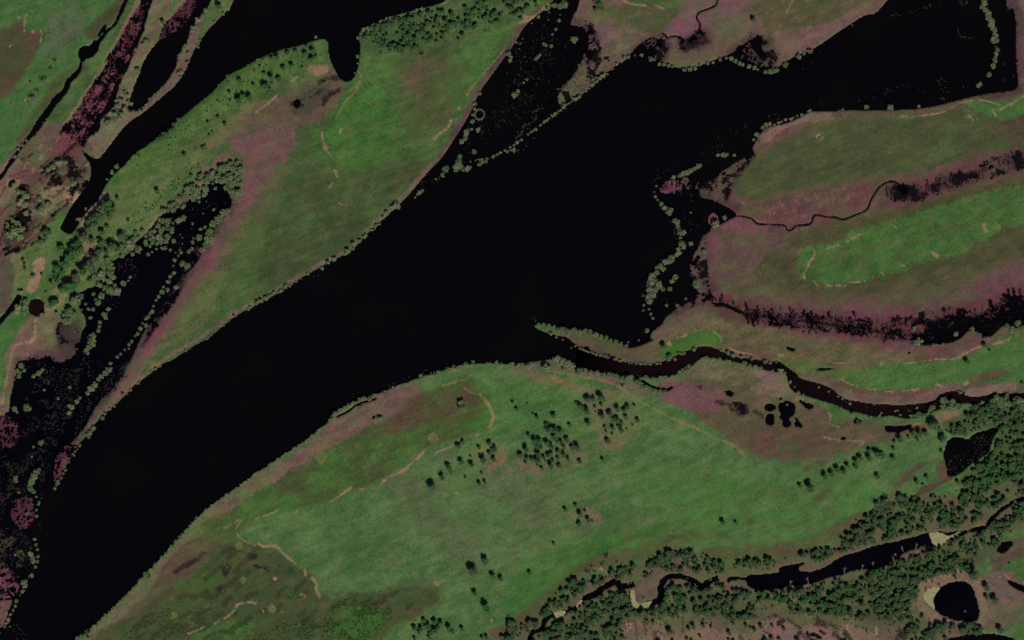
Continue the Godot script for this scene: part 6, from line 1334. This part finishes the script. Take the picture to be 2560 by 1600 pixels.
	# --- the long spit and the side channel
	tiles(W, 2, 2, [230, 60, 16, 250, 45, 20, 300, 45, 22, 345, 50, 20, 400, 60, 18, 440, 90, 28, 470, 90, 30, 500, 100, 36, 540, 120, 32, 520, 140, 22, 590, 90, 24, 610, 110, 24, 640, 120, 32, 690, 100, 28, 660, 140, 22, 740, 110, 26, 790, 140, 28, 760, 135, 20, 840, 160, 28, 890, 165, 26, 870, 190, 20, 930, 195, 24, 980, 200, 24, 960, 225, 18, 1030, 225, 22, 1080, 240, 20], "willow in the fringe along the top of the long spit", "tree", "spit willows")
	tiles(S, 2, 2, [365, 130, 18, 350, 120, 12, 418, 162, 12, 480, 185, 10, 560, 262, 8, 597, 248, 10, 640, 268, 12, 660, 275, 10, 680, 285, 12, 700, 292, 11, 720, 300, 13, 745, 305, 11, 765, 315, 14, 795, 325, 14, 830, 335, 12, 883, 338, 10, 973, 372, 16, 1022, 385, 16, 1105, 408, 9, 1132, 408, 9, 1170, 412, 11, 1195, 410, 10, 1215, 412, 15, 1240, 410, 12, 1260, 412, 14, 1290, 415, 12, 1310, 418, 12, 1370, 410, 15, 1400, 408, 14], "small shrub in the row under the long spit", "shrub", "spit row")
	tiles(W, 2, 2, [1490, 350, 30, 1480, 370, 24, 1540, 370, 20, 1575, 315, 14, 1600, 320, 18, 1625, 312, 18, 1720, 280, 22, 1975, 290, 12, 2040, 310, 24, 2090, 335, 24, 2070, 325, 16, 2170, 350, 20, 2265, 370, 18, 2390, 395, 24], "willow on the upper bank of the side channel bend", "tree", "channel bend willows")
	tiles(W, 2, 2, [1275, 100, 26, 1325, 215, 24, 1100, 208, 10, 1195, 190, 12], "willow in the black bay right of the spit", "tree", "channel bend willows")
	tiles(T, 2, 2, [1435, 250, 30, 1420, 240, 20], "dark tree with strong shadow on the grass behind the bay", "tree", "channel bend willows")
	tiles(W, 2, 2, [155, 440, 32, 325, 450, 46, 350, 460, 30, 300, 440, 26, 370, 385, 30, 400, 370, 28, 430, 365, 34, 460, 370, 24, 480, 390, 36, 500, 420, 30, 530, 410, 36, 570, 430, 32, 540, 440, 26, 640, 490, 40, 660, 470, 26, 690, 480, 30, 620, 510, 20, 745, 495, 24, 800, 505, 30, 830, 510, 26, 860, 520, 30, 890, 530, 20, 920, 515, 28, 950, 520, 26, 980, 530, 28, 1040, 560, 34, 1060, 580, 24, 1095, 550, 36, 1070, 600, 28, 1055, 630, 20, 490, 465, 22, 1010, 540, 22], "willow in the dense fringe where the side channel starts", "tree", "side channel fringe")
	tiles(W, 2, 2, [1180, 590, 32, 1210, 610, 32, 1230, 630, 34, 1260, 640, 30, 1290, 650, 36, 1320, 665, 26, 1345, 672, 32, 1390, 680, 30, 1440, 680, 26], "willow in the row along the thin black inlet", "tree", "side channel fringe")
	tiles(W, 2, 2, [1210, 560, 22, 1260, 540, 26, 1285, 550, 18, 1320, 555, 22, 1400, 545, 22, 1450, 535, 18, 1425, 540, 14, 1510, 530, 12, 1580, 490, 20, 1610, 470, 20, 1595, 485, 14, 1640, 450, 16, 1670, 435, 20, 1800, 370, 22, 1840, 355, 24, 1860, 365, 16, 1880, 375, 18, 1965, 365, 15, 2020, 385, 26, 2050, 395, 22, 2190, 410, 30, 2240, 430, 26, 2215, 425, 20, 2300, 440, 26, 2350, 455, 24, 2330, 450, 16], "willow on the lower bank of the side channel bend", "tree", "channel bend willows")
	# --- big meadow trees near the pink bank
	tiles(W, 1, 2, [1945, 790, 40, 1960, 835, 48, 1930, 820, 30], "crown of the big tree group on the dark brown bank meadow", "tree", "pink bank trees")
	tiles(W, 1, 2, [990, 830, 25], "round bush on the pink bank", "tree", "pink bank trees")
	tiles(W, 1, 2, [1125, 945, 24, 1170, 930, 26, 1190, 925, 18], "low bush of the cluster on the pink bank", "tree", "pink bank trees")

func rosette_mesh(sd: int, n: int, ca: Color, cb2: Color, rise: float) -> ArrayMesh:
	var g := RandomNumberGenerator.new()
	g.seed = sd
	var st := SurfaceTool.new()
	st.begin(Mesh.PRIMITIVE_TRIANGLES)
	for k in n:
		var t := TAU * (k + g.randf()) / n
		var d := Vector3(cos(t), 0, sin(t))
		var s := Vector3(-d.z, 0, d.x) * g.randf_range(0.14, 0.26)
		var b := d * g.randf_range(0.0, 0.25) + Vector3(0, 0.05, 0)
		var e := d * g.randf_range(0.6, 1.0) + Vector3(0, g.randf_range(0.3, 1.0) * rise, 0)
		var m := b.lerp(e, 0.55) + Vector3(0, rise * 0.35, 0)
		var c := ca.lerp(cb2, g.randf())
		var q := [b - s * 0.6, m - s, e, m + s, b + s * 0.6]
		for tri in [[0, 1, 4], [1, 3, 4], [1, 2, 3]]:
			var nn: Vector3 = (q[tri[1]] - q[tri[0]]).cross(q[tri[2]] - q[tri[0]]).normalized()
			var ord: Array = tri
			if nn.y < 0.0: nn = -nn
			else: ord = [tri[0], tri[2], tri[1]]
			for j in ord:
				st.set_color(c)
				st.set_normal(nn)
				st.add_vertex(q[j])
	return st.commit()

func snag(mx: float, my: float, ang: float, ln: float, label: String) -> void:
	# a bleached fallen tree lying in the water, its butt on the bank
	var o := Node3D.new()
	o.name = numbered("fallen_tree")
	add_child(o)
	o.position = Vector3(mx - 1280.0, 0.25, my - 800.0)
	o.rotation.y = ang
	var a := SurfaceTool.new()
	a.begin(Mesh.PRIMITIVE_TRIANGLES)
	cone(a, Vector3(0, 0, 0), Vector3(ln, 0.15, 0), 0.75, 0.3, 7)
	var t := MeshInstance3D.new()
	t.name = "trunk"
	t.mesh = a.commit()
	t.mesh.surface_set_material(0, deadm)
	o.add_child(t)
	for k in 5:
		var st := SurfaceTool.new()
		st.begin(Mesh.PRIMITIVE_TRIANGLES)
		var p := Vector3(ln * rng.randf_range(0.35, 0.85), 0.1, 0)
		var side := 1.0 if k % 2 == 0 else -1.0
		cone(st, p, p + Vector3(ln * 0.22, rng.randf_range(0.2, 1.4), side * ln * rng.randf_range(0.18, 0.34)), 0.38, 0.14, 5)
		var b := MeshInstance3D.new()
		b.name = "branch"
		b.mesh = st.commit()
		b.mesh.surface_set_material(0, deadm)
		o.add_child(b, true)
	tag(o, label, "dead tree", "bleached snags in the creek")

func place_stuff() -> void:
	# bleached snags
	for s in [[1975, 1466, 1.45, 15, "leftmost bleached snag in the long creek"], [2022, 1459, 1.9, 16, "second bleached snag from the left in the creek"], [2111, 1436, 1.55, 18, "bleached snag pointing up at the creek's middle"], [2155, 1424, 1.4, 13, "thin bleached snag right of the creek's middle"], [2184, 1418, 1.75, 14, "bleached snag pointing up and left in the creek"], [2246, 1396, 2.3, 16, "forked bleached snag near the creek's narrows"], [2258, 1378, 1.9, 14, "bleached snag reaching across the creek's narrows"], [2288, 1372, 1.2, 15, "bleached snag near the weed patch"], [2234, 1404, 1.7, 12, "short bleached snag beside the forked one"], [2302, 1374, 0.6, 16, "rightmost bleached snag lying along the creek shore"], [1736, 1459, -0.9, 14, "bleached trunk across the creek bend"]]:
		snag(s[0], s[1], s[2], s[3], s[4])
	# green tussocks
	var tm := leaf_material(Color(0.03, 0.06, 0.02))
	var tus := crown_mesh(900, 4, 0.55, 0.35, 0.5, 60, 0.45, Color(0.055, 0.13, 0.035), Color(0.095, 0.20, 0.055))
	tus.surface_set_material(0, tm)
	var sp := spots_in([620, 1640, 700, 1560, 800, 1540, 840, 1510, 880, 1495, 960, 1510, 980, 1550, 920, 1600, 880, 1660], 1500, 1.3, 2.6, 0.3, 9, 112)
	sp.append_array(spots_in([300, 1640, 330, 1560, 400, 1530, 460, 1500, 560, 1480, 560, 1540, 480, 1570, 420, 1620], 420, 1.2, 2.3, 0.3, 9, 122))
	sp.append_array(spots_in([560, 1660, 600, 1560, 660, 1550, 640, 1660], 160, 1.2, 2.2, 0.3, 9, 118))
	sp.append_array(spots_in([330, 550, 380, 510, 440, 450, 500, 405, 510, 415, 450, 470, 390, 520, 345, 560], 160, 1.0, 2.2, 0.3, 9, 118))
	scatter("tussock", "bright green tussocks dotted over the dark lower left meadow", "tussocks", tus, sp)
	# low bushes dotted about
	var bus := crown_mesh(901, 4, 0.55, 0.45, 0.5, 70, 0.42, Color(0.035, 0.07, 0.03), Color(0.07, 0.11, 0.05))
	bus.surface_set_material(0, tm)
	sp = spots_in([560, 240, 640, 165, 780, 120, 815, 150, 740, 190, 640, 245, 560, 285, 480, 340, 400, 400, 340, 420, 420, 330], 150, 1.2, 2.6, 0.3, 9, 122)
	sp.append_array(spots_in([1480, 1420, 1700, 1380, 1900, 1395, 2060, 1370, 2200, 1260, 2500, 1215, 2560, 1240, 2400, 1310, 2200, 1350, 2060, 1395, 1860, 1432, 1640, 1428, 1560, 1445, 1480, 1465], 450, 1.4, 3.2, 0.3, 9, 100))
	sp.append_array(spots_in([1340, 1600, 1480, 1505, 1560, 1490, 1660, 1490, 1800, 1470, 2000, 1475, 2240, 1410, 2440, 1335, 2560, 1290, 2440, 1395, 2300, 1500, 2360, 1590, 2200, 1590, 1990, 1540, 1800, 1560, 1540, 1600], 700, 1.4, 3.2, 0.3, 9, 100))
	sp.append_array(spots_in([900, 115, 960, 60, 1110, 25, 1250, -20, 1340, 0, 1240, 70, 1100, 115, 990, 140], 220, 1.3, 3.0, 0.3, 9, 100))
	sp.append_array(spots_in([2380, 1060, 2480, 1005, 2560, 1000, 2560, 1195, 2450, 1235, 2410, 1200, 2490, 1110, 2440, 1080], 200, 1.3, 3.0, 0.3, 9, 100))
	scatter("undergrowth", "low dark undergrowth between the woodland trees", "undergrowth", bus, sp)
	sp = []
	for z in [[[400, 1400, 620, 1300, 900, 1250, 1200, 1200, 1500, 1150, 1900, 1180, 2250, 1150, 2150, 1290, 1800, 1370, 1500, 1390, 1280, 1520, 1000, 1520, 700, 1560, 450, 1600], 120], [[0, 0, 300, 0, 180, 180, 60, 330, 0, 400], 36], [[330, 410, 560, 240, 780, 130, 900, 210, 1200, 120, 1150, 280, 980, 510, 700, 700, 520, 800, 600, 600, 740, 350, 560, 340, 420, 440], 80], [[1850, 470, 2100, 310, 2560, 260, 2560, 640, 2200, 730, 1900, 720], 60], [[1700, 1000, 1900, 960, 2200, 1070, 2330, 1090, 2260, 1230, 2000, 1160, 1800, 1100], 60], [[2150, 920, 2560, 860, 2560, 950, 2200, 970], 20]]:
		sp.append_array(spots_in(z[0], z[1], 0.8, 1.7, 0.4, 9, 60))
	scatter("meadow_bush", "tiny dark bushes sprinkled singly over the open meadows", "bushes", bus, sp)
	# lines of foam drifting on the river
	var fl := rosette_mesh(79, 6, Color(0.10, 0.10, 0.11), Color(0.20, 0.20, 0.21), 0.05)
	fl.surface_set_material(0, leaf_material(Color(0, 0, 0)))
	sp = []
	for ln in [[[786, 693, 800, 684, 815, 672], 12, 0.8], [[775, 720, 800, 708, 840, 685], 26, 0.45], [[330, 1010, 370, 985, 400, 968], 30, 0.4], [[485, 964, 530, 930, 560, 905], 26, 0.45], [[800, 800, 880, 760, 960, 730], 20, 0.35], [[1005, 590, 1050, 572, 1070, 560], 14, 0.35], [[860, 775, 930, 740, 980, 722], 12, 0.35]]:
		var pts := smooth(ln[0], false, 6)
		for k in ln[1]:
			var q: Vector2 = pts[rng.randi() % (pts.size() - 1)]
			var q2: Vector2 = q + Vector2(rng.randfn() * 4.0, rng.randfn() * 0.8 - 0.0)
			sp.append([q2.x, q2.y, ln[2] * rng.randf_range(0.7, 1.5)])
	for k in 160:
		var q := Vector2(rng.randf_range(150, 1500), rng.randf_range(450, 1500))
		if height(q.x, q.y) < -1.2: sp.append([q.x, q.y, rng.randf_range(0.3, 0.7)])
	scatter("foam_fleck", "thin lines and flecks of pale foam drifting on the river", "foam", fl, sp)
	# pale water plants
	var wp := rosette_mesh(77, 9, Color(0.08, 0.09, 0.065), Color(0.18, 0.18, 0.14), 0.5)
	wp.surface_set_material(0, leaf_material(Color(0.02, 0.02, 0.01)))
	sp = []
	for z in [[[2230, 38, 2290, 22, 2345, 5, 2340, 15, 2280, 32, 2240, 42], 60], [[2395, -10, 2420, 5, 2412, 20, 2400, 10], 70], [[2406, 30, 2412, 40, 2402, 62, 2396, 76, 2406, 90, 2430, 92, 2425, 96, 2402, 94, 2394, 70], 70], [[2130, 250, 2180, 225, 2215, 215, 2270, 212, 2270, 222, 2200, 240, 2140, 258], 60], [[2290, 215, 2360, 195, 2420, 200, 2440, 215, 2380, 230, 2340, 250, 2300, 240], 55], [[2340, 242, 2360, 244, 2358, 250, 2320, 248], 24], [[1920, 285, 1960, 288, 1965, 300, 1925, 312], 34], [[2020, 262, 2070, 255, 2060, 270, 2025, 275], 16], [[1960, 185, 1995, 175, 2040, 140, 2060, 125, 2050, 140, 2000, 178], 18], [[1785, 335, 1850, 312, 1880, 305, 1860, 330, 1800, 350], 26], [[1740, 385, 1800, 360, 1840, 375, 1830, 395, 1760, 405], 60], [[1620, 430, 1700, 405, 1690, 420, 1640, 450, 1625, 460], 34], [[1630, 470, 1660, 510, 1690, 570, 1702, 600, 1692, 600, 1670, 550, 1640, 505, 1628, 480], 60], [[1690, 620, 1640, 655, 1612, 690, 1603, 740, 1600, 795, 1606, 795, 1612, 700, 1650, 655], 90], [[1330, 792, 1345, 795, 1340, 812, 1325, 808], 24], [[1300, 330, 1400, 275, 1450, 247, 1452, 252, 1400, 288, 1310, 345], 60], [[1285, 380, 1330, 345, 1335, 352, 1300, 382], 40], [[1060, 440, 1100, 430, 1110, 450, 1070, 465, 1030, 500], 34], [[1120, 340, 1250, 250, 1270, 160, 1330, 60, 1400, 40, 1440, 120, 1380, 230, 1300, 300, 1180, 390], 420], [[1280, 120, 1300, 95, 1340, 110, 1320, 180, 1290, 230], 90], [[90, 905, 170, 930, 200, 900, 215, 870, 225, 900, 200, 950, 190, 1010, 160, 1080, 130, 1120, 120, 1050, 140, 980], 520], [[220, 900, 300, 930, 270, 980, 200, 1080, 180, 1100, 190, 1030, 220, 960], 260], [[0, 1140, 60, 1150, 120, 1120, 130, 1180, 80, 1230, 30, 1240, 0, 1300], 200], [[0, 1325, 70, 1340, 80, 1420, 40, 1420, 0, 1410], 520], [[300, 650, 350, 650, 340, 690, 310, 700, 290, 680], 90], [[440, 540, 560, 500, 540, 550, 470, 640, 440, 610], 120], [[270, 700, 340, 690, 330, 720, 280, 800, 250, 790], 50], [[1700, 470, 1760, 480, 1760, 590, 1720, 570, 1705, 520], 60], [[2040, 955, 2350, 1000, 2330, 1035, 2200, 1042, 2050, 1000], 70], [[2370, 1120, 2480, 1080, 2465, 1130, 2400, 1180, 2370, 1180], 300], [[2280, 800, 2380, 790, 2480, 780, 2560, 750, 2560, 810, 2400, 840, 2300, 855], 130], [[1860, 775, 2000, 790, 2250, 805, 2290, 850, 2100, 830, 1900, 800], 200], [[870, 985, 960, 965, 1060, 925, 1130, 905, 1120, 912, 1000, 955, 900, 990], 60], [[100, 1190, 105, 1240, 100, 1400, 92, 1400, 96, 1300], 40], [[0, 1570, 60, 1560, 70, 1600, 0, 1610], 90]]:
		sp.append_array(spots_in(z[0], int(z[1] * 0.5), 0.4, 1.1, -9, 0.15, 104))
	scatter("water_plant", "pale specks of water plants on the black water", "water plants", wp, sp)
	# sedge in the marshes
	var pm := rosette_mesh(78, 9, Color(0.075, 0.028, 0.040), Color(0.155, 0.062, 0.080), 0.7)
	pm.surface_set_material(0, leaf_material(Color(0.03, 0.01, 0.01)))
	sp = []
	for z in [[[-100, 1120, 0, 1040, 46, 1060, 52, 1090, 20, 1134, 0, 1130], 260], [[162, 1115, 186, 1130, 160, 1180, 146, 1215, 132, 1205, 134, 1160], 240], [[26, 1258, 75, 1238, 86, 1262, 84, 1308, 50, 1324, 24, 1280], 420], [[-100, 1410, 30, 1424, 52, 1475, 38, 1502, -100, 1510], 260], [[352, 8, 304, 87, 246, 190, 172, 304, 124, 394, 206, 372, 236, 310, 290, 215, 330, 120, 360, 50], 1000], [[392, 108, 415, 58, 466, 0, 492, 12, 455, 68, 405, 100], 260], [[1652, 462, 1700, 450, 1704, 478, 1650, 482], 110], [[1860, 775, 2000, 788, 2250, 800, 2300, 850, 2100, 828, 1900, 800], 420]]:
		sp.append_array(spots_in(z[0], z[1], 0.8, 1.8, -0.5, 9, 100))
	scatter("marsh_sedge", "crimson-pink plants covering the marsh islands", "marsh plants", pm, sp)
